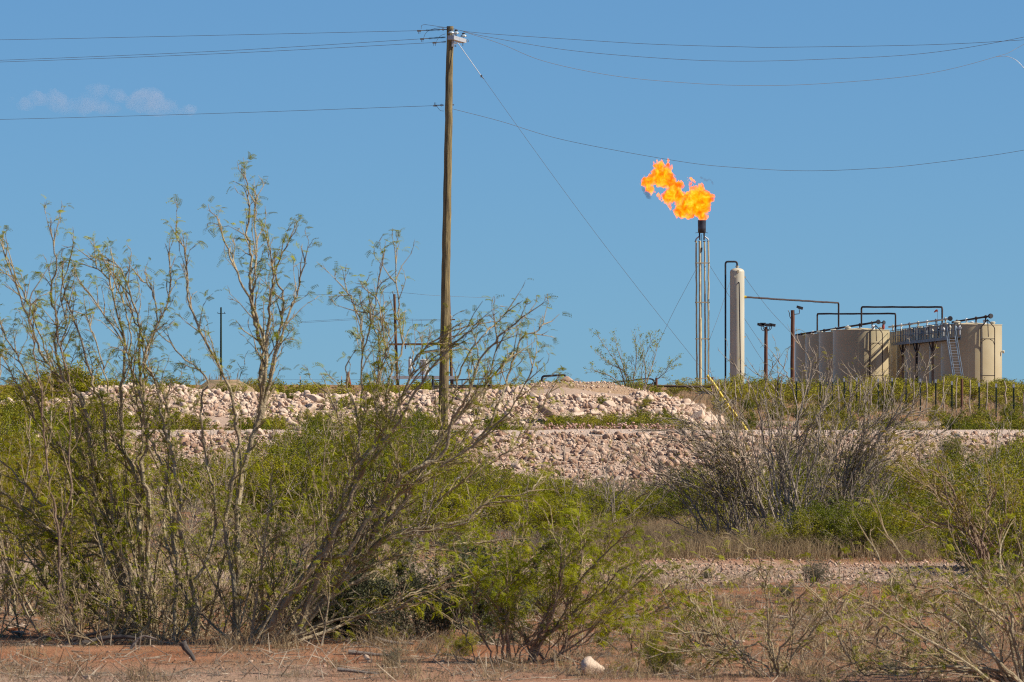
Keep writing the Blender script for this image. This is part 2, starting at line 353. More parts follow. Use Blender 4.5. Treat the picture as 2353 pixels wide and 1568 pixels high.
# steel arm: a box beam running past the right side of the pole
ax = Vector((.34, .94, -.045)).normalized(); q = ax.to_track_quat('X', 'Z').to_matrix()
c0 = Vector(a1(757, 338, -.34)); arm = G(); cc = c0+ax*.5; arm.box(cc, (1.0, .19, .112), q)
armo = arm.build('steel_arm', M['galv'], pole)
def P1(x, y, dy): return Vector(a1(x, y, dy))
for (x, y, dy) in ((765, 268, -.32), (838, 274, .0), (950, 318, .45)):
    b = P1(x, y, dy); g = G(); g.lathe([(.02, -.02), (.08, -.02), (.092, -.008), (.082, .018), (.055, .04), (.035, .055), (.03, .07)], b, 20)
    ins = g.build('insulator', M['porc'], pole, True)
    g = G(); g.lathe([(.025, .06), (.05, .065), (.05, .085), (.02, .095)], b, 12); g.build('insulator_cap', M['dark'], ins, True)
    g = G(); g.tube([b-Vector((0, 0, .04)), b-Vector((0, 0, .10))], .012, 8); g.build('pin', M['steel'], ins, True)
# bolts, eye nuts, bracket below the arm
for (x, y, L, dy) in ((800, 298, 50, -.1), (800, 466, 45, -.1), (780, 1344, 28, 0)):
    g = G(); g.tube([P1(x, y, dy), P1(x+L, y, dy)], .009, 8); g.lathe([(.02, -.01), (.02, .01)], P1(x+L*.6, y, dy), 6, (1, 0, 0)); g.build('bolt', M['steel'], pole)
G().tube([P1(940, 415, .45), P1(940, 465, .45)], .012, 8).build('bolt', M['steel'], pole)
def ring(c, r, t=.007, nrm=(0, 1, 0)):
    Mx = Vector(nrm).to_track_quat('Z', 'X').to_matrix(); p = [Vector(c)+Mx @ Vector((r*math.cos(k*math.pi/8), r*math.sin(k*math.pi/8), 0)) for k in range(17)]
    return p, t
for (x, y, dy) in ((832, 342, -.15), (1008, 389, .6)):
    g = G(); g.tube(*ring(P1(x, y, dy), .030)); g.build('eye_nut', M['steel'], pole)
g = G(); g.box(P1(790, 430, -.12), (.07, .05, .17)); g.box(P1(830, 425, -.1), (.09, .05, .05)); g.box(P1(792, 292, -.16), (.035, .03, .08))
g.build('arm_bracket', M['galv'], pole)
# dead-end insulator strings on the left, each with its clamp
def deadend(x0, y0, x1, y1, clampx, sheds, dy=0):
    a = P1(x0, y0, dy); b = P1(x1, y1, dy); g = G(); g.tube([a, b], .010, 8)
    for k in range(sheds):
        p = a.lerp(b, (k+.5)/sheds); g.lathe([(.012, -.006), (.040, 0), (.012, .006)], p, 14, (a-b))
    o = g.build('dead_end_insulator', M['dark'], pole)
    cy = y1+(y1-y0)/(x1-x0+1e-6)*(clampx-x1)
    g = G(); e = P1(x1, y1, dy); f = P1(clampx, cy, dy); g.tube([e, f], .010, 8)
    g.box(f+Vector((.0, 0, -.005)), (.11, .05, .045)); g.box(f+Vector((-.02, 0, -.05)), (.012, .03, .08)); g.box(f+Vector((.025, 0, -.05)), (.012, .03, .08))
    g.build('wire_clamp', M['steel'], o)
    return f
w1 = deadend(600, 222, 390, 232, 285, 12, -.02)
w2 = deadend(680, 335, 430, 352, 330, 14, .12)
w3 = deadend(690, 402, 620, 407, 515, 4, .3)
g = G(); g.tube([P1(700, 218, 0), P1(600, 218, 0)], .012, 8); g.tube(*ring(P1(645, 218, 0), .028)); g.build('eye_bolt', M['steel'], pole)
g = G(); g.tube([P1(660, 1348, 0), P1(550, 1350, 0)], .012, 8); g.tube(*ring(P1(620, 1348, 0), .028)); g.box(P1(525, 1357, 0), (.10, .05, .045)); g.box(P1(515, 1330, 0), (.012, .03, .08)); g.box(P1(535, 1330, 0), (.012, .03, .08)); g.build('neutral_clamp', M['steel'], pole)
w4 = P1(500, 1357, 0)
for pts in (((315, 215, 0), (325, 160, 0), (370, 147, 0), (430, 153, -.05), (560, 172, -.1), (700, 192, -.2), (770, 205, -.3)),
            ((355, 345, .1), (375, 290, .1), (420, 245, .1), (500, 210, .05), (600, 192, 0), (700, 190, 0), (838, 215, 0)),
            ((545, 400, .3), (570, 350, .3), (620, 305, .3), (680, 285, .3)),
            ((550, 1362, 0), (575, 1400, 0), (605, 1430, 0), (655, 1437, 0))):
    g = G(); g.tube(crv([P1(*p) for p in pts], 5), .0055, 6); g.build('jumper_wire', M['wire'], pole, True)

# ------------------------------------------------------------------ conductors
def wire(pts, label, r=.0052, grp='overhead power wires', cat='power line', name='power_line', m='wire'):
    P = crv(pts, 8); g = G(); p0 = Vector(pts[0])
    o = G().tube([p-p0 for p in P], r, 6).build(name, M[m], None); o.location = p0
    tag(o, label, cat, grp); return o
U = XZ
wire([w1, U(500, 81.5, 166), U(0, 92, 174), U(-400, 96, 181)], 'topmost wire running left from the pole top')
wire([w2, U(500, 118, 165.5), U(0, 139, 173), U(-400, 152, 180)], 'middle wire left of the pole, upper one of the close pair')
wire([w3, U(500, 124, 165), U(0, 143, 172), U(-400, 155, 179)], 'middle wire left of the pole, lower one of the close pair')
wire([w4, U(500, 261, 166), U(0, 275, 174), U(-400, 283, 181)], 'lowest wire left of the pole, passing under the small cloud')
i1 = P1(765, 260, -.32)+Vector((0, 0, .10)); i2 = P1(838, 262, 0)+Vector((0, 0, .08)); i3 = P1(950, 300, .45)+Vector((0, 0, .09))
wire([i1, U(1100, 76, 158.5), U(1300, 90, 158), U(1500, 102, 157), U(1700, 108, 156), U(1800, 109, 155), U(2125, 103.6, 153), U(2353, 92, 151), U(2600, 72, 150)], 'uppermost wire running right from the pole, nearly straight')
wire([i2, U(1120, 85, 159), U(1300, 115, 159), U(1500, 133, 158.5), U(1680, 141, 158), U(1880, 137, 158), U(2125, 123, 158), U(2353, 85.6, 157), U(2600, 26, 156)], 'second wire running right from the pole, crossing the top one near the frame edge')
wire([i3, U(1150, 101, 160), U(1250, 141, 161), U(1400, 173, 162), U(1550, 189, 163), U(1720, 197, 164), U(1900, 192, 165), U(2125, 170.6, 166), U(2290, 130.4, 167), U(2353, 102, 168), U(2600, -40, 169)], 'third wire running right with the deepest sag of the upper three')
wire([P1(780, 1403, -.05), U(1150, 279, 159), U(1300, 323, 159), U(1560, 371, 158), U(1700, 386, 158), U(1850, 393, 158), U(2000, 388, 157), U(2125, 377, 157), U(2353, 345.4, 156), U(2600, 290, 155)], 'lowest wire running right, sagging low above the flame')
wire([U(2288, 131, 167), U(2310, 129.5, 167), U(2330, 136, 167), U(2345, 148, 167), U(2370, 178, 167)], 'short pale tap wire curving down from the deepest sagging wire', .007, None, 'tap wire', 'tap_wire', 'galv')
# guy
gd = 152.0
ga = P1(868, 425, -.1); gb = P1(1215, 915, -.4); gc = P1(1250, 955, -.45)
gt = Vector(XZ(1625, 863, gd)); gan = Vector(XZ(1722, 1003, gd-.3)); gan.z = gz(gan.x, gan.y)
guy = empty('guy_wire', gan, 'long thin guy wire slanting down right from the pole into a yellow guard', 'guy wire')
G().tube([ga, gb], .009, 8).build('insulating_rod', M['frp'], guy)
g = G(); g.box(gb, (.05, .04, .07)); g.tube([gb, gc], .012, 6); g.build('clevis', M['steel'], guy)
pts = [gc.lerp(gt, k/20)+Vector((0, 0, -.9*math.sin(math.pi*k/20)*.18)) for k in range(21)]
G().tube(pts, .0042, 6).build('strand', M['wire'], guy)
pts = [gt.lerp(gan, k/10)+Vector((.012*math.sin(k), 0, 0)) for k in range(11)]
G().tube(pts, [.038]*9+[.042, .042], 10).build('guard', M['yellow'], guy, True)

# ------------------------------------------------------------------ flare stack
DF = 450.0
def a3(x, y, d=DF): return XZ((2700+.4146*x)/1.7408, (950+.4146*y)/1.7408, d)
def a2(x, y, d=DF): return XZ((2500+.3188*x)/1.7408, (600+.3188*y)/1.7408, d)
fx = XZ(1612.7, 880, DF)[0]; fg = gz(fx, DF)
flare = empty('flare_stack', (fx, DF, fg), 'cream four-legged flare stack topped by a black burner', 'flare stack')
ztop = a3(0, 35)[2]
legs = [(203, .055, -.25), (287, .055, .3), (322, .062, -.25)]
wob = np.random.RandomState(5)
for (x, r, dy) in legs:
    X0 = a3(x, 0)[0]; g = G(); pts = [(X0+wob.normal(0, .008)+(.06 if x < 300 else 0)*(1-k/24), DF+dy, fg-.1+(ztop-fg+.1)*k/24) for k in range(25)]
    g.tube(pts, [r*1.15*(1+wob.normal(0, .05)) for _ in pts], 10).build('leg', M['legs'], flare, True)
X0 = a3(238, 0)[0]; zs = a3(0, 790)[2]
g = G(); g.tube([(X0+.05, DF-.35, fg-.1), (X0+.03, DF-.35, zs)], .125, 16); g.tube([(X0+.03, DF-.35, zs), (X0+.02, DF-.35, zs+.12)], [.125, .095], 16); g.tube([(X0+.02, DF-.35, zs+.1), (X0, DF-.35, ztop)], .095, 14)
g.build('gas_riser', M['legs'], flare, True)
Xt = a3(258, 0)[0]; G().tube([(Xt, DF+.1, fg), (Xt, DF+.1, a2(0, 1060)[2])], .022, 8).build('pilot_tube', M['steel'], flare)
g = G(); g.tube([(Xt-.05, DF-.4, a3(0, 145)[2]), (Xt, DF-.4, a3(0, 100)[2])], .06, 8); g.build('igniter', M['dark'], flare)
for y in (248, 627, 980, 1360):
    z = a3(0, y)[2]; g = G(); xa = a3(195, 0)[0]; xb = a3(333, 0)[0]
    for dy in (-.42, .42): g.bar((xa, DF+dy, z), (xb, DF+dy, z), .06, .07)
    for x in (xa+.03, xb-.03): g.bar((x, DF-.45, z-.003), (x, DF+.45, z-.003), .05, .06)
    g.build('brace_ring', M['legs'], flare)
cz = a2(965, 0)[0]; zb = a2(0, 1045)[2]; zt = a2(0, 883)[2]; rb = .335*.98
g = G(); g.lathe([(rb*.82, zb), (rb*.95, zb+.05), (rb*.97, zb+.4), (rb, zt), (rb*.9, zt), (rb*.86, zb+.1)], (cz, DF, 0), 32)
g.build('burner', M['burner'], flare, True)
g = G()
for sx, r in ((-1, .07), (1, .075)): g.tube([(cz+sx*.19, DF, zb+.08), (cz+sx*.19, DF-.05, zb-.12), (cz+sx*.17-.0, DF-.1, a2(0, 1130)[2])], r*.9, 10)
g.tube([(cz-.53, DF, zb+.0), (cz-.4, DF, zb+.03), (cz-.3, DF, zb+.06)], .018, 6); g.tube([(cz+.50, DF, zb+.0), (cz+.4, DF, zb+.03), (cz+.3, DF, zb+.06)], .018, 6)
g.build('burner_neck', M['dark'], flare, True)
for x0, x1 in ((888, 935), (1045, 990)):
    g = G(); g.tube(bend([a2(x0, 1150), a2(x0, 1120), a2(x1, 1085), a2(x1, 1050)], .12), .055, 10); g.build('elbow', M['galv'], flare, True)
for x in (888, 935, 993, 1045):
    g = G(); b_ = a2(x, 1146); g.lathe([(.10, -.05), (.10, .03)], (b_[0], DF-.12, b_[2]), 12); g.build('flange', M['dark'], flare)
# stays of the stack and the vessel
def stay(pts, label, r=.012): return wire(pts, label, r, 'thin stay cables of the flare and vessel', 'stay cable', 'stay_cable')
stay([a3(222, 275), a3(100, 500, DF+6), a3(-40, 770, DF+14), a3(-280, 1290, DF+30)], 'thin stay cable running down left from the flare stack')
stay([a3(333, 270), a3(480, 500, DF+6), a3(700, 830, DF+14), a3(980, 1240, DF+26)], 'longer stay cable running down right from the flare stack')
stay([a3(333, 990), a3(430, 730, DF+8), a3(520, 460, DF+12), a3(560, 380, DF+14)], 'stay cable rising right between the flare stack and the vessel')
stay([a3(680, 395), a3(790, 545, DF+4), a3(930, 720, DF+9), a3(1110, 912, DF+14)], 'upper stay cable running right from the cream vessel')
stay([a3(680, 925), a3(760, 1060, DF+4), a3(850, 1200, DF+8), a3(930, 1330, DF+12)], 'lower stay cable running right from the cream vessel')

# ------------------------------------------------------------------ flame, built as a closed ragged body of glowing gas
blobs = [(965, 868, 32), (955, 820, 52), (915, 760, 85), (985, 700, 92), (860, 700, 110), (745, 740, 98), (690, 775, 72), (820, 815, 55), (780, 640, 92), (900, 590, 98), (1000, 610, 92), (1065, 630, 50), (1108, 590, 26),
         (940, 500, 56), (965, 455, 30), (885, 480, 38), (850, 430, 26), (826, 375, 15), (690, 600, 72), (640, 560, 90), (560, 580, 84), (530, 630, 55), (620, 460, 88), (700, 430, 52), (560, 410, 90), (500, 350, 92), (440, 370, 92),
         (400, 290, 66), (430, 225, 62), (520, 260, 52), (550, 195, 36), (548, 150, 18), (385, 200, 34), (372, 150, 16), (330, 380, 72), (280, 405, 66), (222, 430, 36), (300, 480, 55), (340, 520, 40), (430, 560, 32), (440, 605, 18), (560, 690, 26), (572, 735, 16), (1022, 832, 20)]
mz = .3188/1.7408*DF/FV
def gasbody(name, blobs, vox, amp, mt, parent=None, seed=0, wisp=.35):
    B = np.array([(a2(x, y)[0], DF+.45*mz*r*math.sin(i*2.4+seed), a2(x, y)[2], r*mz) for i, (x, y, r) in enumerate(blobs)])
    lo = (B[:, :3]-B[:, 3:]).min(0)-amp*1.6; hi = (B[:, :3]+B[:, 3:]).max(0)+amp*1.6
    nx_, ny_, nz_ = (np.ceil((hi-lo)/vox).astype(int)+1); gx, gy, gz_ = np.meshgrid(*(lo[k]+vox*np.arange(n_) for k, n_ in enumerate((nx_, ny_, nz_))), indexing='ij')
    Pp = np.stack([gx, gy, gz_], -1)
    W = np.stack([fbm(Pp*1.1+7*k, 3, 11+k+seed) for k in range(3)], -1); Q = Pp+W*amp*1.1
    f = np.full(gx.shape, 9.0)
    for b in B:
        dd = np.sqrt(((Q-b[:3])**2).sum(-1))-b[3]; h = np.clip(.5+.5*(f-dd)/.12, 0, 1); f = f*(1-h)+dd*h-.12*h*(1-h)
    f = f+amp*(.6*fbm(Pp*2.0, 3, 31+seed)+1.5*fbm(Pp*np.array([6., 6., 4.2]), 4, 47+seed))+.01
    V, Fq = surface_nets(f, lo, vox)
    me = np_mesh(name, V-np.array([fx, DF, a2(0, 883)[2]]), Fq); o = bpy.data.objects.new(name, me); C.objects.link(o); me.materials.append(mt); o.location = (fx, DF, a2(0, 883)[2])
    return o
def gasmat(name, er, eg, eb, sig, hot):
    m = bpy.data.materials.new(name); m.use_nodes = True; t = m.node_tree; t.nodes.remove(t.nodes['Principled BSDF']); out = t.nodes['Material Output']
    em = t.nodes.new('ShaderNodeEmission'); ab = t.nodes.new('ShaderNodeVolumeAbsorption'); ad = t.nodes.new('ShaderNodeAddShader')
    ab.inputs['Color'].default_value = (0, 0, 0, 1); ab.inputs['Density'].default_value = sig
    tcn = t.nodes.new('ShaderNodeTexCoord'); nz = t.nodes.new('ShaderNodeTexNoise'); nz.inputs['Scale'].default_value = 1.9; nz.inputs['Detail'].default_value = 6; nz.inputs['Roughness'].default_value = .68; nz.inputs['Distortion'].default_value = .6
    t.links.new(tcn.outputs['Object'], nz.inputs['Vector'])
    rp = t.nodes.new('ShaderNodeValToRGB'); e = rp.color_ramp.elements; e[0].position = .41; e[0].color = (er, eg, eb, 1); e[1].position = .545; e[1].color = (er, hot*.8, .0, 1); q_ = rp.color_ramp.elements.new(.67); q_.color = (er, hot*1.35, .05, 1)
    t.links.new(nz.outputs[0], rp.inputs[0]); t.links.new(rp.outputs[0], em.inputs['Color']); em.inputs['Strength'].default_value = sig
    n2 = t.nodes.new('ShaderNodeTexNoise'); n2.inputs['Scale'].default_value = 3.2; n2.inputs['Detail'].default_value = 6; n2.inputs['Roughness'].default_value = .7; t.links.new(tcn.outputs['Object'], n2.inputs['Vector'])
    mr = t.nodes.new('ShaderNodeMapRange'); mr.inputs[1].default_value = .36; mr.inputs[2].default_value = .62; mr.inputs[3].default_value = sig*.5; mr.inputs[4].default_value = sig*1.7; t.links.new(n2.outputs[0], mr.inputs[0]); t.links.new(mr.outputs[0], em.inputs['Strength']); t.links.new(mr.outputs[0], ab.inputs['Density'])
    t.links.new(em.outputs[0], ad.inputs[0]); t.links.new(ab.outputs[0], ad.inputs[1]); t.links.new(ad.outputs[0], out.inputs['Volume']); m.cycles.homogeneous_volume = False
    try: m.cycles.volume_step_rate = .15
    except Exception: pass
    return m
fl = gasbody('flame', blobs, .034, .21, gasmat('flame_gas', 1.7, .085, .0, 3.8, .50), seed=0)
tag(fl, 'ragged orange and yellow gas flame blowing left from the flare burner', 'flame')
sm = bpy.data.materials.new('sooty_smoke'); sm.use_nodes = True; t = sm.node_tree; t.nodes.remove(t.nodes['Principled BSDF']); pv = t.nodes.new('ShaderNodeVolumePrincipled'); pv.inputs['Color'].default_value = (.16, .06, .05, 1); pv.inputs['Density'].default_value = 1.3; t.links.new(pv.outputs[0], t.nodes['Material Output'].inputs['Volume'])
o = gasbody('smoke', [(300, 590, 32), (285, 560, 34), (265, 535, 28), (245, 500, 26), (225, 470, 20), (320, 610, 14)], .035, .12, sm, seed=40); tag(o, 'small dark puff of smoke under the left end of the flame', 'smoke', kind='stuff')
o = gasbody('smoke', [(950, 352, 12), (980, 360, 14), (1005, 378, 16), (1035, 392, 18), (1070, 378, 16), (1092, 400, 13), (1100, 425, 10)], .035, .09, sm, seed=50); tag(o, 'faint wisp of brown smoke right of the flame top', 'smoke', kind='stuff')

# ------------------------------------------------------------------ tall cream vessel
DV = 450.0; vx0 = a3(600, 0)[0]; vr = (670-530)/2*.4146/1.7408*DV/FV; vg = gz(vx0, DV); vt = a3(0, 295)[2]
vessel = empty('separator_tower', (vx0, DV, vg), 'tall cream cylindrical separator vessel with a domed top', 'separator vessel')
prof = [(vr, 0), (vr, vt-.32-vg)]+[(vr*math.cos(k*math.pi/16), vt-.32-vg+.32*math.sin(k*math.pi/16)) for k in range(1, 8)]+[(.03, vt-vg)]
G().lathe(prof, (vx0, DV, vg), 48).build('shell', M['cream'], vessel, True)
g = G(); g.lathe([(.10, -.05), (.10, .10), (.16, .10), (.16, .16), (.1, .16)], (vx0, DV, vt), 16); g.build('top_nozzle', M['cream'], vessel, True)
g = G(); b_ = a3(603, 330); g.box((b_[0]+.02, DV-vr-.01, b_[2]), (.13, .04, .22)); g.build('name_plate', M['tan2'], vessel)
for (x, y) in ((672, 385), (672, 960), (672, 1238)):
    g = G(); b_ = a3(x, y); g.box((b_[0]+.02, DV, b_[2]), (.14, .05, .12)); g.build('lug', M['cream'], vessel)
for (x, y) in ((577, 380),):
    g = G(); b_ = a3(x, y); g.lathe([(.05, 0), (.05, .12), (.09, .12), (.09, .17)], (b_[0], DV-vr, b_[2]), 10, (0, -1, 0)); g.build('side_nozzle', M['cream'], vessel)
pz = a3(0, 235)[2]; px0 = a3(487, 0)[0]
g = G(); g.tube(bend([(px0, DV, vg), (px0, DV, pz), (vx0+.0, DV, pz), (vx0, DV, vt+.15)], .2), .075, 12).build('gas_outlet_pipe', M['blackpipe'], vessel, True)
b0 = a3(612, 437); b1 = a3(630, 1400)
g = G(); g.tube(bend([(b0[0]-.02, DV-vr+.05, b0[2]), (b0[0]+.03, DV-vr-.17, b0[2]), (b1[0], DV-vr-.17, vg)], .12), .05, 10).build('side_pipe', M['blackpipe'], vessel, True)
g = G(); b_ = a3(680, 577); g.lathe([(.11, -.1), (.11, .08)], (b_[0], DV, b_[2]), 14, (1, 0, 0)); g.build('side_flange', M['yellow'], vessel)

# ------------------------------------------------------------------ tank battery
def tank(uc, vtop, d, label, front=None):
    x, _, zt_ = XZ(uc, vtop, d); r = 2.365; gz0 = gz(x, d)-.02
    t = empty('storage_tank', (x, d, gz0), label, 'storage tank', 'tan storage tanks of the battery')
    G().lathe([(r, 0), (r, zt_-gz0-.02), (r+.03, zt_-gz0-.02), (r+.03, zt_-gz0+.03), (r-.02, zt_-gz0+.03)], (x, d, gz0), 96).build('shell', M['tan'], t, True)
    G().lathe([(r-.03, 0), (.3, .17), (.05, .18)], (x, d, zt_+.01), 64).build('roof', M['tan2'], t, True)
    for k, (dx, dy, rr_, h_) in enumerate(((-1.2, -1.2, .22, .22), (.9, -1.6, .12, .32), (1.7, .4, .16, .2))):
        g = G(); g.lathe([(rr_, -.05), (rr_, h_*.7), (rr_*1.25, h_*.7), (rr_*1.25, h_), (rr_*.8, h_+.05)], (x+dx, d+dy, zt_+.02), 16); g.build('hatch' if k == 0 else 'vent', M['white'] if k == 1 else M['cream'], t, True)
    return t, x, d, zt_, gz0
A = []
for (u, v, d, l) in ((1979, 759, 475, 'tan tank with streaky shadows falling on its lit side, nearest of the left row'), (1945.5, 764.5, 484, 'shaded tan tank second behind the front one of the left row'),
                     (1913.5, 768.5, 493, 'shaded tan tank third in the left row'), (1888.5, 772, 502, 'farthest tan tank of the left row, beside the rusty lamp post')):
    A.append(tank(u, v, d, l))
Bt = []
for (u, v, d, l) in ((2232, 747, 440, 'large sunlit tan tank at the far right, beside the stair'), (2203.6, 751, 449, 'shaded tan tank just behind the one by the stair'),
                     (2171, 755, 458, 'tan tank in shade under the middle of the walkway'), (2144, 758, 467, 'brownish tan tank in deep shade under the walkway, fourth of the right row'), (2124, 761, 476, 'second farthest tank of the right row, behind the walkway'), (2107.5, 764, 485, 'farthest tank of the right row, closing the gap at the walkway end')):
    Bt.append(tank(u, v, d, l))
def a4(x, y, d=475): return XZ((3100+.28694*x)/1.7408, (1150+.28694*y)/1.7408, d)
def a5(x, y, d=440): return XZ((3500+.35079*x)/1.7408, (1150+.35079*y)/1.7408, d)
def pipe_arch(tk, cu, label):
    root, x, d, zt_, g0 = tk; m_ = d/FV; y = d-2.365-.12
    t = empty('pipe_stand', (XZ(cu, 0, y)[0], y, g0), label, 'pipe stand', 'rusty arched pipe stands on the front tanks'); X_ = t.location.x
    hw = .54; zs_ = zt_-.25
    g = G(); g.tube(bend([(X_-hw, y, g0), (X_-hw, y, zs_), (X_, y+.1, zt_+.38), (X_+hw, y, zs_), (X_+hw, y, g0)], .12), .036, 8).build('arch_frame', M['rustpipe'], t, True)
    G().tube([(X_, y, zt_+.42), (X_+.05, y-.03, zt_-.95)], .035, 8).build('drop_pipe', M['rustpipe'], t)
    for z in (zt_-1.1, g0+.95):
        G().tube([(X_-hw, y, z), (X_+hw, y, z)], .03, 8).build('crossbar', M['rustpipe'], t)
    for sx in (-1, 1): G().tube([(X_+sx*hw, y, zt_-1.6), (X_+sx*(hw-.12), y, zt_-1.28), (X_+sx*(hw-.38), y, zt_-1.11)], .025, 8).build('knee_brace', M['rustpipe'], t)
    return t
pipe_arch(A[0], 2012.6, 'rusty arched pipe stand on the front of the left row tank')
pipe_arch(Bt[0], 2269.5, 'rusty arched pipe stand on the front of the far right tank')
def valve(root, p, m, r=.14, mm=None):
    g = G(); g.lathe([(r*.5, 0), (r*.5, r*1.2), (r, r*1.3), (r, r*2.2), (r*.5, r*2.4)], p, 12); return g.build('valve', mm or M[m], root, True)
# manifolds that run over the tank tops
def manifold(p0, p1, label, r, m, n_, seed, mats=('steel', 'white', 'rustpipe')):
    p0 = Vector(p0); p1 = Vector(p1); root = empty('manifold_pipe', p0, label, 'manifold pipe'); rs = random.Random(seed)
    pts = [p0.lerp(p1, k/12) for k in range(13)]; G().tube(pts, [r*(1+rs.uniform(-.06, .06)) for _ in pts], 12).build('pipe', M[m], root, True)
    for k in range(n_):
        p = p0.lerp(p1, (k+.5)/n_); g = G(); g.lathe([(.06, -.42), (.06, -.1), (.11, -.1), (.11, 0), (.12, .06), (.05, .14)], p, 10); g.build('riser', M[mats[k % len(mats)]], root, True)
    g = G(); g.lathe([(.17, -.12), (.20, 0), (.17, .12)], p1, 14, (p1-p0)); g.build('end_cap', M['dark'], root, True)
    return root
manifold(a4(292, 665, 503), a4(1440, 482, 474.5), 'rusty sloping pipe lying along the tops of the left tank row', .085, 'rustpipe', 7, 1)
manifold(a5(160, 452, 486), a5(858, 356, 444), 'pale beige pipe above the walkway railing', .075, 'cream', 7, 2, ('cream', 'white', 'steel'))
manifold(a5(880, 398, 443), a5(1318, 328, 437.5), 'short rusty sloping pipe on top of the far right tank', .075, 'rustpipe', 4, 3, ('rustpipe', 'white', 'rustpipe'))
vr_ = empty('relief_valve', a4(1510, 590, 474), 'red relief valve with a dark wheel on the left tank roof', 'valve')
g = G(); g.lathe([(.09, 0), (.09, .1), (.13, .12), (.10, .42), (.06, .45)], a4(1510, 590, 474), 12); g.build('body', M['red'], vr_, True)
g = G(); g.lathe([(.16, -.06), (.19, 0), (.16, .06)], a4(1518, 492, 474), 14, (1, -1, 0)); g.tube([a4(1440, 497, 474), a4(1518, 492, 474)], .05, 8); g.build('wheel', M['dark'], vr_, True)
# overhead pipe bridges
def bridge(pts, label, r=.075):
    p0 = Vector(pts[0]); P = bend(pts, .22); rs = random.Random(len(label)); g = G()
    Q = []
    for i in range(len(P)-1):
        n_ = max(1, int((Vector(P[i+1])-Vector(P[i])).length/1.2))
        for k in range(n_): Q.append(Vector(P[i]).lerp(Vector(P[i+1]), k/n_))
    Q.append(Vector(P[-1])); o = g.tube([q_-p0+Vector((0, 0, rs.uniform(-.012, .012))) for q_ in Q], [r*rs.uniform(.93, 1.07) for _ in Q], 10).build('overhead_pipe', M['rustpipe'], None, True); o.location = p0
    return tag(o, label, 'pipe', 'rusty overhead pipes of the tank battery')
z_ = a3(0, 577)[2]
bridge([(vx0+vr, DV, z_), (U(1927, 0, 486)[0], 486, z_+.02), (U(1927, 0, 486)[0], 486, U(0, 752, 486)[2])], 'long rusty overhead pipe joining the cream vessel to the left tanks')
bridge([U(1878, 762, 496), U(1878, 721.6, 496), U(2057.8, 721, 480), U(2057.8, 764, 480)], 'middle rusty overhead pipe, the lower one of the two over the tanks')
bridge([U(1979.5, 752, 478), U(1979.5, 706, 478), U(2165, 706, 462), U(2165, 748, 462)], 'rusty overhead pipe, the upper one crossing from left tanks to the walkway')
# walkway along the right row
def lp(a, b, t): return Vector(a).lerp(Vector(b), t)
wa = Vector(XZ(2181, 774.5, 420)); wb = Vector(XZ(2047, 790, 474)); wb.z = wa.z-.12
side = (wb-wa).normalized().cross(Vector((0, 0, 1))).normalized()
if side.x < 0: side = -side
walk = empty('walkway', (wa.x, wa.y, gz(wa.x, wa.y)), 'raised blue-grey steel walkway with railings along the right tanks', 'walkway')
ctr = side*.42
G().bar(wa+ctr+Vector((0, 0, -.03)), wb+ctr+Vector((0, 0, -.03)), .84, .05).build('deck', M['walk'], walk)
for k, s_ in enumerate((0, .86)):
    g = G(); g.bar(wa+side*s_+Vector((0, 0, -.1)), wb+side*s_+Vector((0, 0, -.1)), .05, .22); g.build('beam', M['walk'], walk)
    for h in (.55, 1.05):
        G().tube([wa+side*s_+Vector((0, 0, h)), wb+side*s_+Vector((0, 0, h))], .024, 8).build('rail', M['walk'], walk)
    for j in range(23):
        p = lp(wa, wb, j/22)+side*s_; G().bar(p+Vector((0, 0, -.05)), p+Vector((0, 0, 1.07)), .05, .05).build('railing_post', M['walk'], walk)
for t_ in (.28, .55, .8):
    p = lp(wa, wb, t_); gq = gz(p.x, p.y)
    G().bar((p.x+.1, p.y, gq), (p.x+.1, p.y, p.z-.2), .18, .18).build('support_column', M['rustpipe'], walk)
    for s2 in (-1, 1):
        q_ = lp(wa, wb, t_+s2*.06); G().bar((p.x+.1, p.y, p.z-1.2), (q_.x+.1, q_.y, p.z-.22), .07, .07).build('support_brace', M['blackpipe'], walk)
rs = random.Random(4)
for j in range(14):   # valves and fittings standing behind the railing
    p = lp(wa, wb, (j+.5)/14)+side*(1.0+rs.uniform(-.1, .2)); b_ = (p.x, p.y, p.z+rs.uniform(.45, .85))
    g = G(); g.lathe([(.05, -.3), (.05, .1), (.10, .12), (.12, .25), (.07, .3), (.04, .38)], b_, 10); g.build('tank_valve', M[('white', 'bluesteel', 'cream', 'steel')[j % 4]], walk, True)
# stair
st = wa+Vector((-.2, -.3, 0)); sb_ = Vector(XZ(2196, 893, 414.5)); sb_.z = gz(sb_.x, sb_.y)-.05; sb_.y = 415
stair = empty('steel_stair', (sb_.x, sb_.y, sb_.z), 'steep blue-grey steel stair climbing to the walkway', 'stair')
wv = Vector((.62, .18, 0))
for s_ in (0, 1):
    G().bar(sb_+wv*s_, st+wv*s_, .05, .22).build('stringer', M['bluesteel'], stair)
    o_ = Vector((0, -.05, .85)); G().tube([sb_+wv*s_+o_, st+wv*s_+o_], .024, 8).build('handrail', M['bluesteel'], stair)
    for j in range(6):
        p = lp(sb_, st, j/5)+wv*s_; G().tube([p, p+o_], .02, 6).build('rail_post', M['bluesteel'], stair)
for j in range(1, 19):
    p = lp(sb_, st, j/19); g = G(); g.box(p+wv*.5, (.60, .22, .03)); g.build('tread', M['galv'], stair)
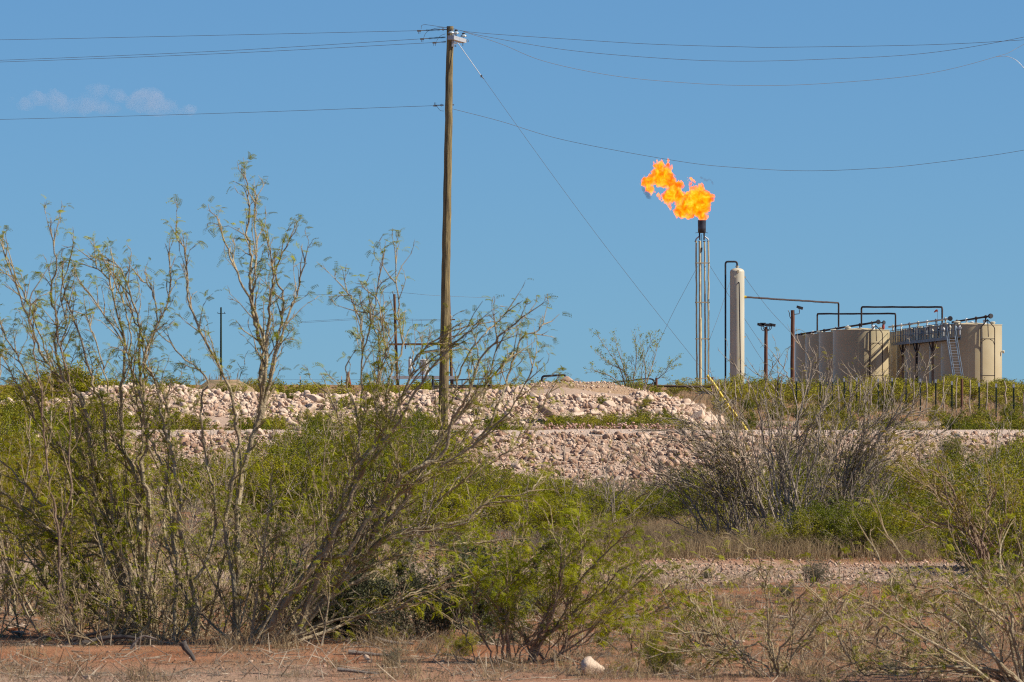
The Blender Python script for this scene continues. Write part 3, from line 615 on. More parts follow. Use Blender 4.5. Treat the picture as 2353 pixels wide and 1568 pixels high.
# windsock
ws = Vector(XZ((3500+.35079*710)/1.7408, 752, 452)); wt = Vector(XZ((3500+.35079*714)/1.7408, (1150+.35079*262)/1.7408, 452))
wn = empty('windsock', ws, 'tiny orange windsock on a thin mast above the walkway', 'windsock')
G().tube([ws, wt], .012, 6).build('mast', M['steel'], wn)
e_ = Vector(XZ((3500+.35079*672)/1.7408, (1150+.35079*286)/1.7408, 452))
G().tube([wt, wt.lerp(e_, .5)+Vector((0, 0, .03)), e_], [.11, .08, .03], 12).build('sock', M['orange'], wn, True)
# tank lights / side gauges
for (x, y, d, tk, l) in ((925, 482, 437.5, 0, 'round dark gauge on the shaded side of the far right tank'), (1440, 735, 439, 0, 'small fitting on the sunlit edge of the far right tank')):
    p = Vector(a5(x, y, d)); g = G(); g.lathe([(.05, 0), (.05, .1), (.13, .12), (.13, .22), (.1, .25)], p+Vector((0, .1, 0)), 16, (.2, -1, 0) if x < 1000 else (1, -.2, 0)); o = g.build('gauge', M['dark'] if x < 1000 else M['cream'], None, True, off=p); o.location = p; o.parent = Bt[0][0]; o.location = p-Bt[0][0].location

# ------------------------------------------------------------------ lamp posts
def a8(x, y, d): return XZ((3000+.2551*x)/1.7408, (1150+.2551*y)/1.7408, d)
def lamp_post(x, yt, d, r, label, lamps, arms):
    X_, _, zt_ = a8(x, yt, d); X2 = a8(x-4, 1500, d)[0]; t = empty('lamp_post', (X2, d, gz(X2, d)), label, 'lamp post')
    G().tube([(X2+(X_-X2)*k/10+rnd.uniform(-.01, .01), d, gz(X2, d)-.1+(zt_-gz(X2, d)+.1)*k/10) for k in range(11)], [r*1.1-r*.2*k/10 for k in range(11)], 12).build('post', M['rustpost'], t, True)
    for a_ in arms: G().tube(crv([a8(p[0], p[1], d) for p in a_], 4), .028, 8).build('bracket', M['steel'], t, True)
    for (lx, ly, yaw, s_) in lamps:
        c = Vector(a8(lx, ly, d)); Mx = Matrix.Rotation(yaw, 3, 'Y')
        g = G(); g.box(c, (.42*s_, .34, .24*s_), Mx); g.box(c+Mx @ Vector((-.26*s_, 0, .02)), (.14, .2, .2*s_), Mx); lo = g.build('lamp_head', M['dark'], t)
        g = G(); g.box(c+Mx @ Vector((.22*s_, 0, -.0)), (.03, .3, .19*s_), Mx); g.build('lamp_glass', M['lens'], lo)
    return t
lamp_post(252, 620, 445, .145, 'rusty post with two floodlights between the vessel and the tanks', [(180, 590, R(8), 1), (212, 575, R(0), .8), (295, 592, R(0), 1), (360, 592, R(10), .9)], [((175, 615), (180, 655), (215, 682), (262, 670), (300, 655), (312, 615)), ((205, 610), (215, 655), (262, 682), (310, 668), (335, 640), (338, 610))])
lamp_post(670, 358, 440, .165, 'taller rusty post with one floodlight beside the leftmost tank', [(790, 322, R(15), .9)], [((690, 425), (730, 420), (772, 412), (775, 375), (770, 345)), ((640, 490), (622, 450), (618, 405), (598, 360))])

# ------------------------------------------------------------------ H-frame with transformers, far pole
def a6(x, y, d=590): return XZ((1480+.34453*x)/1.7408, (1080+.34453*y)/1.7408, d)
DH = 590
for (x0, x1, yt, l) in ((283, 318, 283, 'left one of two far rusty posts carrying the transformer beam'), (917, 950, 290, 'right one of the two far posts, half behind the tall pole')):
    p0 = a6(x1, 1420); p1 = a6(x0, yt); t = empty('transformer_post', (p0[0], DH, gz(p0[0], DH)), l, 'post', 'posts of the transformer rack')
    g0 = gz(p0[0], DH); G().tube([(p0[0]+(p1[0]-p0[0])*k/8, DH, g0-.2+(p1[2]-g0+.2)*k/8) for k in range(9)], [.16-.025*k/8 for k in range(9)], 12).build('post', M['wood_far'], t, True)
    b_ = a6(x0+40, 578); G().box((b_[0], DH-.1, b_[2]), (.55, .2, .12)).build('bracket', M['wood_far'], t)
    g = G(); b_ = a6(x0-15, yt-12); g.lathe([(.03, -.1), (.08, 0), (.05, .08), (.09, .12), (.03, .18)], b_, 10); g.build('insulator', M['porc'], t, True)
t = empty('transformer_rack', a6(620, 1245), 'pale platform and wooden crossbeam between the far posts', 'transformer rack')
G().bar(a6(218, 866, DH-.25), a6(1020, 862, DH-.25), .2, .22).build('crossbeam', M['wood_far'], t)
g = G(); b_ = Vector(a6(255, 1250)); e_ = Vector(a6(1020, 1252)); g.bar(b_, e_, 1.4, .34); g.build('platform', M['galv'], t)
for x in (412, 612, 790): g = G(); g.lathe([(.04, -.45), (.07, -.4), (.07, -.35), (.04, -.3), (.07, -.25), (.07, -.2), (.03, -.1), (.03, .05)], a6(x, 866, DH-.3), 10); g.build('cutout', M['dark'], t, True)
for k, (x, y0, y1, w_, l) in enumerate(((465, 1040, 1215, 40, 'slim white transformer can, left one on the platform'), (633, 1040, 1218, 105, 'wide grey-white transformer can in the middle of the platform'))):
    b_ = a6(x, y1, DH-.1); tz = a6(x, y0)[2]; h_ = tz-b_[2]; r_ = w_*.34453/1.7408*DH/FV/2
    t2 = empty('transformer', b_, l, 'transformer', 'transformer cans on the platform')
    g = G(); g.lathe([(r_*.96, .0), (r_*.96, .05), (r_, .06), (r_, h_-.1), (r_*1.05, h_-.1), (r_*1.05, h_-.03), (r_*.6, h_+.04), (r_*.1, h_+.06)], b_, 24); g.build('can', M['white'], t2, True)
    for dx in (-.5, .5): G().lathe([(.03, 0), (.06, .04), (.03, .08), (.06, .12), (.03, .3)], (b_[0]+dx*r_, b_[1], b_[2]+h_), 8).build('bushing', M['dark'], t2, True)
    if k: G().box((b_[0]-r_*1.05, b_[1]-.1, b_[2]+h_*.6), (.12, .3, .5)).build('side_box', M['galv'], t2)
wire([a6(-900, 300, 600), a6(-300, 280, 595), a6(268, 262), a6(780, 300), a6(1500, 330, 600)], 'very faint far wire passing over the transformer posts', .012, 'faint far wires')
for dy_, l in ((0, 'upper'), (14, 'lower')):
    wire([a6(-1600, 650+dy_, 640), a6(-600, 590+dy_, 620), a6(100, 553+dy_), a6(310, 566+dy_), a6(780, 580+dy_), a6(950, 578+dy_)], l+' one of the far twin wires reaching the transformer posts', .012, 'faint far wires')
for (xa, xb) in ((492, 475), (592, 606), (714, 770)):
    wire([a6(xa, 572), a6((xa+xb)/2+6, 700), a6(xb, 845, DH-.2)], {492: 'left', 592: 'middle', 714: 'right'}[xa]+' thin lead dropping to the transformer crossbeam', .012, 'transformer leads')
def a7(x, y, d): return XZ(.6698*x/1.7408, (650+.6698*y)/1.7408, d)
b_ = a7(1320, 1290, 800); t_ = a7(1321, 866, 800); t = empty('far_utility_pole', (b_[0], 800, gz(b_[0], 800)), 'small dark far utility pole seen through the left mesquite', 'utility pole')
G().tube([(b_[0], 800, gz(b_[0], 800)), (b_[0], 800, t_[2])], [.17, .12], 12).build('shaft', M['greenpost'], t, True)
G().box((b_[0]+.1, 800, a7(0, 903, 800)[2]), (1.1, .06, .07)).build('crossarm', M['dark'], t)
for dx in (-.45, .5): G().lathe([(.03, 0), (.05, .05), (.03, .15), (.05, .18), (.02, .24)], (b_[0]+dx, 800, a7(0, 903, 800)[2]), 8).build('insulator', M['dark'], t, True)

# ------------------------------------------------------------------ gates, rails, fences
def b8(x, y, d): return XZ((2100+.42499*x)/1.7408, (1400+.42499*y)/1.7408, d)
DG = 300
t = empty('bow_gate', (b8(980, 0, DG)[0], DG, gz(b8(980, 0, DG)[0], DG)), 'dark tubular bow gate behind the lone bush', 'gate')
gb_ = b8(1220, 450, DG)[2]
G().tube(bend([b8(730, 450, DG), b8(728, 330, DG), (b8(800, 0, DG)[0], DG, b8(0, 312, DG)[2]), (b8(1170, 0, DG)[0], DG, b8(0, 268, DG)[2]), b8(1222, 285, DG), b8(1224, 450, DG)], .25), .038, 10).build('frame', M['ranch'], t, True)
for y0, y1 in ((365, 320), (420, 385), (455, 430)): G().tube([b8(735, y0, DG), b8(1222, y1, DG)], .03, 8).build('bar', M['ranch'], t)
t = empty('pipe_rail', (b8(1237, 0, DG)[0], DG, gz(b8(1237, 0, DG)[0], DG)), 'rusty horizontal pipe rail between two short posts', 'rail')
for x in (1237, 1763): g0 = gz(b8(x, 0, DG)[0], DG); G().tube([(b8(x, 0, DG)[0], DG, g0-.1), b8(x, 258 if x > 1300 else 262, DG)], .065, 10).build('post', M['rustpost'], t, True)
G().tube([b8(1240, 342, DG), b8(1763, 348, DG)], .055, 10).build('rail', M['rustpipe'], t, True)
t = empty('hoop_rail', (b8(270, 0, 230)[0], 230, gz(b8(270, 0, 230)[0], 230)), 'black pipe hoop beside the crest of the dirt mound', 'hoop rail')
G().tube(bend([b8(160, 400, 230), b8(160, 248, 230), b8(385, 236, 230), b8(388, 380, 230)], .12), .045, 10).build('hoop', M['blackpipe'], t, True)
def a9(x, y, d): return XZ((1500+.44643*x)/1.7408, (1100+.44643*y)/1.7408, d)
DQ = 230
t = empty('stock_panel', (a9(780, 0, DQ)[0], DQ, gz(a9(780, 0, DQ)[0], DQ)), 'dark pipe gate panel right of the tall pole', 'gate')
for x, yt in ((520, 905), (1035, 915)): G().tube([a9(x, 1110, DQ), a9(x, yt, DQ)], .05, 10).build('post', M['ranch'], t, True)
for (ya, yb) in ((950, 930), (998, 990), (1015, 1000), (1078, 1040)): G().tube([a9(520, ya, DQ), a9(1035, yb, DQ)], .026, 8).build('bar', M['ranch'], t)
for x in (700, 780): G().tube([a9(x, 935, DQ), a9(x, 1085, DQ)], .02, 6).build('upright', M['ranch'], t)
# wire fence in front of the tanks
fpts = []
def b4(x): return (3100+.28694*x)/1.7408
def b5(x): return (3500+.35079*x)/1.7408
tp = [b4(x) for x in (40, 300, 630, 800, 965, 1140, 1440)]+[b5(x) for x in (195, 355, 517, 693, 877, 1188, 1382, 1582, 1800)]
ws_ = [1652, 1665, 1690, 1720]+[b4(x) for x in (85, 885, 1050, 1190, 1340, 1530)]+[b5(x) for x in (440, 590, 780, 930, 1085, 1275, 1485, 1697)]
def fd(u): return 238-(u-1640)/713*46
fb = XZ(2000, 873, fd(2000)); fence = empty('wire_fence', (fb[0], fb[1], gz(fb[0], fb[1])), 'barbed wire fence of green steel posts and crooked wooden stays before the tanks', 'fence')
tops = []
for u in sorted(tp):
    d = fd(u); x = XZ(u, 0, d)[0]; g0 = gz(x, d); vt_ = np.interp(u, [1780, 2100, 2180, 2353], [868, 869, 874, 884]); zt_ = XZ(u, vt_, d)[2]; zt_ += rnd.uniform(-.03, .03)
    g = G(); g.box((x, d, (g0+zt_-.2)/2), (.052, .052, zt_-.12-g0+.2)); g.box((x, d-.028, (g0+zt_-.2)/2), (.012, .03, zt_-.2-g0)); o = g.build('steel_post', M['greenpost'], fence)
    g = G(); g.box((x, d, zt_-.07), (.068, .068, .13)); g.build('white_tip', M['galv'], o); tops.append((x, d, g0, zt_))
for u in ws_:
    d = fd(u)-.05; x = XZ(u, 0, d)[0]; g0 = gz(x, d); zt_ = XZ(u, np.interp(u, [1640, 2100, 2353], [872, 868, 880]), d)[2]+rnd.uniform(-.06, .1); pts = [Vector((x+rnd.uniform(-.025, .025)+.08*(k/6)*rnd.uniform(-1, 1)*.3, d, g0-.05+(zt_-g0+.05)*k/6)) for k in range(7)]
    G().tube(pts, [.032-.010*k/6 for k in range(7)], 7).build('wooden_stay', M['bark_gray'], fence, True)
u = b5(990); d = fd(u); x = XZ(u, 0, d)[0]; G().tube([(x, d, gz(x, d)-.1), XZ(u, 871, d)], .05, 10).build('corner_post', M['rustpost'], fence, True)
for f_ in (.88, .62, .36):
    pts = [(x, d-.04, g0+(zt_-g0)*f_+.01*math.sin(x*3)) for (x, d, g0, zt_) in tops]; G().tube(pts, .005, 4, False).build('wire_strand', M['wire'], fence)
# posts of the far fence on the left
lf = [(u, 300) for u in (430, 652, 808)]
t = empty('far_fence', (XZ(600, 0, 300)[0], 300, gz(XZ(600, 0, 300)[0], 300)), 'far thin wire fence with small posts behind the left rocks', 'fence'); pt = []
for u, d in [(293, 300), (520, 300), (690, 300), (785, 300), (900, 300)]:
    x = XZ(u, 0, d)[0]; g0 = gz(x, d); zt_ = XZ(u, 866, d)[2]; o = G().box((x, d, (g0+zt_)/2), (.052, .052, zt_-g0)).build('steel_post', M['greenpost'], t); G().box((x, d, zt_-.07), (.056, .056, .2)).build('white_tip', M['white'], o); pt.append((x, d, zt_))
for h in (.15, .55): G().tube([(x, d-.04, z-h) for x, d, z in pt], .006, 4, False).build('wire_strand', M['wire'], t)
# small rusty conical marker seen through the mesquite
p = Vector(XZ((1250+.19133*745)/1.7408, (1380+.19133*860)/1.7408, 260)); t = empty('well_marker', (p.x, 260, gz(p.x, 260)), 'small rusty brown cone-topped marker with an orange patch, left of the pole', 'marker')
mz2 = .19133/1.7408*260/FV
G().tube([(p.x, 260, gz(p.x, 260)), (p.x, 260, p.z)], .07, 10).build('stand', M['rustpost'], t)
G().lathe([(42*mz2, -10*mz2), (56*mz2, 60*mz2), (54*mz2, 110*mz2), (30*mz2, 200*mz2), (14*mz2, 290*mz2), (3*mz2, 310*mz2)], (p.x, 260, p.z), 16).build('cone', M['rustpost'], t, True)
G().box((p.x+48*mz2, 260-.06, p.z+40*mz2), (22*mz2, .12, 75*mz2)).build('patch', M['orange'], t)
# ------------------------------------------------------------------ rocks
import bmesh
def ico(sub):
    bm = bmesh.new(); bmesh.ops.create_icosphere(bm, subdivisions=sub, radius=1); v = np.array([p.co[:] for p in bm.verts]); f = np.array([[q.index for q in x.verts] for x in bm.faces]); bm.free(); return v, f
def rock_shape(sub, seed):
    r_ = np.random.RandomState(seed); v, f = ico(sub); v = v.copy()
    v *= 1+.12*vnoise(v*1.6+seed*3.1, seed)[:, None]
    for k in range(14):
        n_ = r_.normal(size=3); n_ /= np.linalg.norm(n_); c_ = r_.uniform(.42, .82); dd = v @ n_-c_; v -= np.where(dd > 0, dd, 0)[:, None]*n_
    v += .03*np.stack([vnoise(v*4+9*k, seed+k) for k in range(3)], 1)
    v *= np.array([1, r_.uniform(.65, .95), r_.uniform(.5, .8)])
    return v, f
ROCK_S = [rock_shape(1, s) for s in range(8)]; ROCK_M = [rock_shape(2, 20+s) for s in range(12)]; ROCK_L = [rock_shape(3, 50+s) for s in range(12)]
def rots(n, rs, flat=1.0):
    a, b, c = rs.uniform(0, 2*np.pi, n), rs.normal(0, .5*flat, n), rs.normal(0, .5*flat, n)
    ca, sa, cb, sb, cc, sc_ = np.cos(a), np.sin(a), np.cos(b), np.sin(b), np.cos(c), np.sin(c); o = np.ones(n); z = 0*a
    Rz = np.stack([ca, -sa, z, sa, ca, z, z, z, o], 1).reshape(-1, 3, 3); Ry = np.stack([cb, z, sb, z, o, z, -sb, z, cb], 1).reshape(-1, 3, 3); Rx = np.stack([o, z, z, z, cc, -sc_, z, sc_, cc], 1).reshape(-1, 3, 3)
    return Rz @ Ry @ Rx
def bulk(name, shapes, pos, rad, rs, mt, label, kind='stuff', flat=1.0, origin=(0, 0, 0)):
    n = len(pos); Rm = rots(n, rs, flat)*rad[:, None, None]; k = rs.randint(0, len(shapes), n); VV = []; FF = []; c = 0
    for i, (v, f) in enumerate(shapes):
        s = k == i
        if not s.any(): continue
        vv = np.einsum('nij,vj->nvi', Rm[s], v)+pos[s][:, None, :]; m_ = s.sum()
        FF.append((f[None]+(np.arange(m_)*len(v))[:, None, None]).reshape(-1, f.shape[1])+c); VV.append(vv.reshape(-1, 3)); c += m_*len(v)
    F_ = np.concatenate(FF); V_ = np.concatenate(VV)-np.array(origin)
    me = np_mesh(name, V_, F_ if F_.shape[1] == 4 else None, F_ if F_.shape[1] == 3 else None)
    o = link(name, me, mt); o.location = origin
    return tag(o, label, None, None, kind)
rs = np.random.RandomState(11)
def bank_rocks(n, x0, x1, y0, y1, rmin, rmax, p, ok=None, ypow=1.0):
    x = rs.uniform(x0, x1, n); y = y0+(y1-y0)*rs.uniform(0, 1, n)**ypow; r = rmin*(1-rs.uniform(0, 1, n)*(1-(rmin/rmax)**p))**(-1/p)
    if ok is not None: k = ok(x, y, r); x, y, r = x[k], y[k], r[k]
    return np.stack([x, y, ground_z(x, y)+r*.25], 1), r
# lower bank
pos, rad = bank_rocks(24000, -14, 14, 92.8, 99.95, .028, .15, 2.35, lambda x, y, r: rs.uniform(0, 1, len(x)) < np.interp(y, [93, 94.3, 99, 99.9], [.45, 1, 1, .75])*(.80+.4*vnoise(np.stack([x*.6, y*.6, 0*x], -1), 77)+np.where(x > 3, -.1, .12)))
pos2, rad2 = bank_rocks(3200, -15, 15, 87, 94, .03, .11, 2.6)
pos3, rad3 = bank_rocks(9000, -14, 14, 99.8, 107, .012, .05, 3)
n = 900; px_ = np.concatenate([rs.uniform(.6, 3.1, 600), rs.uniform(4.6, 5.7, 300)]); py_ = 107.2+rs.normal(0, .5, n); pr_ = .010+.055*rs.uniform(0, 1, n)**3; pos4 = np.stack([px_, py_, ground_z(px_, py_)+pr_*.3+.07*np.clip(1+vnoise(np.stack([px_*1.7, py_*.2, 0*px_], -1), 12), 0, 2)*rs.uniform(0, 1, n)], 1); bulk('dirt_clods', ROCK_S, pos4, pr_, rs, M['rock_pink'], 'pinkish clods along the far edge of the road')
inv = np.abs(pos[:, 0]) < 9.3
order = np.argsort(-np.where(inv, rad, 0)); big = order[:135]; small = np.ones(len(pos), bool); small[big] = False
P_ = np.concatenate([pos[small], pos2, pos3]); R_ = np.concatenate([rad[small], rad2, rad3]); sm_ = R_ < .055
bulk('rock_rubble', ROCK_S, P_[sm_], R_[sm_], rs, M['rock'], 'small pale pink stones covering the slope below the road')
bulk('rock_rubble', ROCK_M, P_[~sm_], R_[~sm_], rs, M['rock'], 'fist sized pale stones packed on the slope below the road')
rockme = []
for i, (v, f) in enumerate(ROCK_L): m_ = np_mesh('rock', v, None, f); m_.materials.append(M['rock']); rockme.append(m_)
def rock_obj(p, r, label, grp=None, i=None, rot=None, sc_=(1, 1, 1), m=None, name='rock'):
    me = rockme[rnd.randrange(12) if i is None else i]
    if m: me = me.copy(); me.materials.clear(); me.materials.append(M[m])
    o = bpy.data.objects.new(name, me); C.objects.link(o); o.location = p; o.scale = [r*s for s in sc_]; o.rotation_euler = rot or (rnd.gauss(0, .45), rnd.gauss(0, .45), rnd.uniform(0, 6.28))
    return tag(o, label, 'rock', grp)
for i in big: rock_obj(pos[i], rad[i]*rnd.uniform(.95, 1.15), 'one of the larger pale stones in the slope below the road edge', 'larger stones of the slope below the road')
# upper bank
def okU(x, y, r):
    u = 1176.5+x/y*FV; cr = (EYE+(873-np.interp(u, CU, CV))/FV*176); g_ = ground_z(x, y); d_ = (u > 1215) & (u < 1470) & (y > 176.3+(r < .12)*.2)
    vv = 873+(EYE-g_-r*.5)/y*FV; d_ = d_ | ((u > 1215) & (u < 1400) & (vv < 905)) | ((u >= 1400) & (u < 1450) & (vv < 911)); return (g_ > .22) & (~d_) & (vnoise(np.stack([x*.55, y*.8, 0*x], -1), 91) > -.78) & (rs.uniform(0, 1, len(x)) < np.interp(u, [-200, 150, 230, 5000], [.25, .35, 1, 1]))
pos, rad = bank_rocks(14000, -19, 6.8, 168.3, 178.5, .05, .23, 2.1, okU, .8)
inv = (np.abs(pos[:, 0]) < 16.5)&(pos[:, 0] > -7.5); order = np.argsort(-np.where(inv, rad, 0)); big = order[:140]; small = np.ones(len(pos), bool); small[big] = False
bulk('rock_rubble', ROCK_M, pos[small], rad[small], rs, M['rock'], 'pale pink rocks heaped in the bank behind the tall pole')
for i in big: rock_obj(pos[i], rad[i]*rnd.uniform(.95, 1.15), 'one of the larger pale rocks in the heap behind the tall pole', 'larger rocks of the heap behind the pole')
# clods on the dirt mound
pos, rad = bank_rocks(1500, .2, 4.6, 176.5, 184, .02, .09, 2.4); bulk('dirt_clods', ROCK_S, pos, rad, rs, M['rock'], 'small clods and stones on the tan dirt mound')
def at_ground(u, v, dz=0):
    """ground point seen at (u, v)"""
    best = None
    for d in np.arange(28, 200, .2):
        x, _, z = XZ(u, v, d)
        if z <= gz(x, d): return Vector((x, d, gz(x, d)+dz))
    return Vector(XZ(u, v, 180))
mu = 176/FV
for (u, v, d, r, sc_, m_, l) in ((1262, 948, 170.6, 50, (1, .6, .42), 'rock_dark', 'long dark brown slab leaning under the dirt mound, biggest rock of the heap'), (1290, 962, 170.4, 34, (1.1, .7, .5), 'rock', 'long pale slab beside the dark brown one'),
                        (1523, 919, 176.5, 30, (1, .8, .75), 'rock', 'square pale block standing proud on the heap top near its right end'), (1546, 934, 174.5, 27, (1, .8, .8), 'rock', 'rounded pale boulder at the right shoulder of the heap'),
                        (1607, 957, 171.5, 32, (.8, .7, 1.2), 'rock', 'triangular boulder standing alone at the right foot of the heap'), (1340, 925, 173.5, 32, (.8, .8, 1), 'rock', 'tall pale boulder below the middle of the dirt mound'),
                        (1318, 958, 170.8, 30, (1.2, .8, .7), 'rock', 'wide rounded boulder low in the heap beside the slab'), (726, 915, 173.5, 26, (1.2, .8, .8), 'rock', 'whitish boulder on the crest left of the tall pole'), (1305, 874, 183, 16, (1.5, .8, .9), 'rock', 'small pale boulder on the very top of the dirt mound')):
    rock_obj(XZ(u, v, d), r*mu, l, None, None, (rnd.uniform(-.2, .2), {1262: .45}.get(u, rnd.uniform(-.3, .3)), rnd.uniform(-.3, .3)), sc_, m_ if m_ != 'rock' else None)
for (u, v, w_, l) in ((1362, 1524, 58, 'white limestone rock on the red sand in front of the low middle mesquite'), (1553, 1533, 24, 'small pale stone right of the white limestone rock'), (1695, 1473, 22, 'pale stone on the sand right of the middle'), (1518, 1311, 20, 'white stone at the left end of the gravel strip'), (28, 1441, 26, 'pale stone at the lower left, left of a pair'), (50, 1438, 20, 'second pale stone at the lower left beside the first'), (44, 1458, 20, 'whitish stone lying just in front of the lower left pair'), (870, 1305, 10, 'pale stone glimpsed through the leaning mesquite'), (314, 1558, 9, 'small stone at the bottom edge left of the stump')):
    p = at_ground(u, v+w_*.5); rr_ = w_*p.y/FV; rock_obj(p+Vector((0, 0, rr_*.35)), rr_, l, None, None, (.1, .15, rnd.uniform(0, 6)), (1, .8, .6))
# pebbles on the desert floor
n = 15000; x = rs.uniform(-6, 6, n); y = rs.uniform(43.5, 51.5, n); k = (x > .3) | (rs.uniform(0, 1, n) < .2); pos = np.stack([x, y, ground_z(x, y)+.004], 1)[k]; rad = (.008+.03*rs.uniform(0, 1, n)**4)[k]
n = 6500; x = rs.uniform(-5, 5, n); y = rs.uniform(30, 45, n); k = rs.uniform(0, 1, n) < .16+.25*(vnoise(np.stack([x, y*.7, 0*x], -1)*1.1, 6) > .25)+.75*(y < 32.4)*(x < 0); pos = np.concatenate([pos, np.stack([x, y, ground_z(x, y)+.003], 1)[k]]); rad = np.concatenate([rad, (.006+.022*rs.uniform(0, 1, n)**5)[k]])
n = 5000; x = rs.uniform(-9, 9, n); y = rs.uniform(51, 88, n); pos = np.concatenate([pos, np.stack([x, y, ground_z(x, y)+.003], 1)]); rad = np.concatenate([rad, .015+.05*rs.uniform(0, 1, n)**4])
bulk('pebbles', ROCK_S, pos, rad, rs, M['rock'], 'pale pebbles scattered on the red sand')

# ------------------------------------------------------------------ plants
def nrm(a):
    l = math.sqrt(a[0]*a[0]+a[1]*a[1]+a[2]*a[2]) or 1; return (a[0]/l, a[1]/l, a[2]/l)
class Plant:
    def __init__(s, seed): s.r = random.Random(seed); s.seg = []; s.leaf = []
    def rv(s): return (s.r.gauss(0, 1), s.r.gauss(0, 1), s.r.gauss(0, 1))
    def branch(s, p, d, L, r, lvl, Q):
        n = max(2, int(L/Q['step'][lvl])); st = L/n; zz = 1; r0 = r; zv = s.rv()
        for i in range(n):
            t = (i+1)/n; wv = s.rv(); wb = Q['wob'][lvl]; zz = -zz
            d = nrm((d[0]+wv[0]*wb+zv[0]*zz*Q['zig'], d[1]+wv[1]*wb+zv[1]*zz*Q['zig'], d[2]+wv[2]*wb+Q['up'][lvl]))
            q = (p[0]+d[0]*st, p[1]+d[1]*st, p[2]+d[2]*st); r1 = r*(1-t*.72); s.seg.append((p, q, r0, r1)); r0 = r1; p = q
            if lvl < Q['max'] and t > Q['first'][lvl] and s.r.random() < Q['kids'][lvl]:
                wv = nrm(s.rv()); a = Q['ang']; dot = wv[0]*d[0]+wv[1]*d[1]+wv[2]*d[2]; pv = nrm((wv[0]-d[0]*dot, wv[1]-d[1]*dot, wv[2]-d[2]*dot)); a = a*s.r.uniform(.7, 1.4)
                cd = (d[0]*math.cos(a)+pv[0]*math.sin(a), d[1]*math.cos(a)+pv[1]*math.sin(a), d[2]*math.cos(a)+pv[2]*math.sin(a))
                s.branch(q, cd, max(.05, L*(1-t*.55)*Q['ratio'][lvl]*s.r.uniform(.5, 1.2)), max(Q.get('rmin', .0026), r1*.72), lvl+1, Q)
            if lvl >= Q['leaf_lvl']:
                for _ in range(Q['leaves']):
                    if s.r.random() < Q['leafp']: s.leaf.append((q, d))
    def along(s, pts, radii, Q):
        """children along an explicit stem"""
        QL = dict(Q, leafp=Q['leafp']*.35); n = len(pts); tot = sum((Vector(pts[i+1])-Vector(pts[i])).length for i in range(n-1)); acc = 0
        for i in range(1, n):
            a = Vector(pts[i-1]); b = Vector(pts[i]); l = (b-a).length; acc += l; t = acc/tot; d = tuple((b-a).normalized())
            m_ = l/Q['every'] if t > Q['s0'] else (l/Q['every']*.22 if t > .08 else 0)
            while m_ > 0:
                if s.r.random() < m_:
                    f = s.r.random(); p = tuple(a.lerp(b, f)); wv = nrm(s.rv()); dot = sum(x*y for x, y in zip(wv, d)); pv = nrm(tuple(x-y*dot for x, y in zip(wv, d))); an = Q['ang']*s.r.uniform(.6, 1.3)
                    cd = tuple(d[k]*math.cos(an)+pv[k]*math.sin(an) for k in range(3))
                    s.branch(p, cd, (1 if t > .3 else .6)*Q['len0']*s.r.uniform(.35, 1.15)*(1-.62*t), max(.0042, Q.get('rmin', 0), radii[i]*.5), 1, Q if t > .32 else QL)
                m_ -= 1
        s.branch(tuple(pts[-1]), tuple((Vector(pts[-1])-Vector(pts[-2])).normalized()), Q['tip'], radii[-1], 1, Q)
def seg_mesh(name, seg, sides=4, org=(0, 0, 0)):
    a = np.array([q[0] for q in seg])-org; b = np.array([q[1] for q in seg])-org; ra = np.array([q[2] for q in seg]); rb = np.array([q[3] for q in seg])
    d = b-a; L = np.linalg.norm(d, axis=1, keepdims=True); d = d/np.maximum(L, 1e-9); b = b+d*np.minimum(L*.1, ra[:, None]*.8)
    ref = np.where(np.abs(d[:, 2:3]) < .9, np.array([[0, 0, 1.]]), np.array([[1., 0, 0]])); u = np.cross(d, ref); u /= np.linalg.norm(u, axis=1, keepdims=True); v = np.cross(d, u); n = len(seg); VV = np.zeros((n, 2*sides, 3))
    for k in range(sides):
        an = 2*math.pi*k/sides; w_ = u*math.cos(an)+v*math.sin(an); VV[:, k] = a+w_*ra[:, None]; VV[:, sides+k] = b+w_*rb[:, None]
    F_ = np.array([(k, (k+1) % sides, sides+(k+1) % sides, sides+k) for k in range(sides)]); FF = (F_[None]+(np.arange(n)*2*sides)[:, None, None]).reshape(-1, 4)
    return np_mesh(name, VV.reshape(-1, 3), FF, smooth=True)
def diamond(c, d, n, l, w_):
    s = np.cross(n, d); s /= np.linalg.norm(s); return [c, c+d*l*.5+s*w_/2, c+d*l, c+d*l*.5-s*w_/2]
def tmpl_mesquite(pairs=8, lw=.0055, ll=.018, pin=.075):
    V = []
    for sgn in (-1, 1):
        for i in range(pairs):
            t = (i+.6)/pairs; an = sgn*(.32-.25*t); p = np.array([.02+pin*t*math.cos(an), pin*t*math.sin(an)+sgn*.004, -.045*t*t]); ax = np.array([math.cos(an), math.sin(an), -.7*t]); ax /= np.linalg.norm(ax)
            for s2 in (-1, 1):
                dr = ax*.45+np.array([-math.sin(an), math.cos(an), 0])*s2*.85+np.array([0, 0, -.25]); dr /= np.linalg.norm(dr); V += diamond(p, dr, np.array([0, 0, 1.]), ll*(1-.25*t), lw)
    return np.array(V)
def tmpl_cluster(n, size, spread, seed):
    r_ = np.random.RandomState(seed); V = []
    for i in range(n):
        c = r_.normal(0, spread, 3); d = r_.normal(size=3); d[2] += .6; d /= np.linalg.norm(d); nn = r_.normal(size=3); V += diamond(c, d, nn/np.linalg.norm(nn), size*r_.uniform(.7, 1.3), size*.55)
    return np.array(V)
T_MES = [tmpl_mesquite(6, .0065, .017, .055), tmpl_mesquite(5, .007, .016, .045), tmpl_mesquite(7, .006, .017, .06)]
T_MES6 = [tmpl_mesquite(4, .012, .026, .08), tmpl_mesquite(5, .011, .024, .07)]
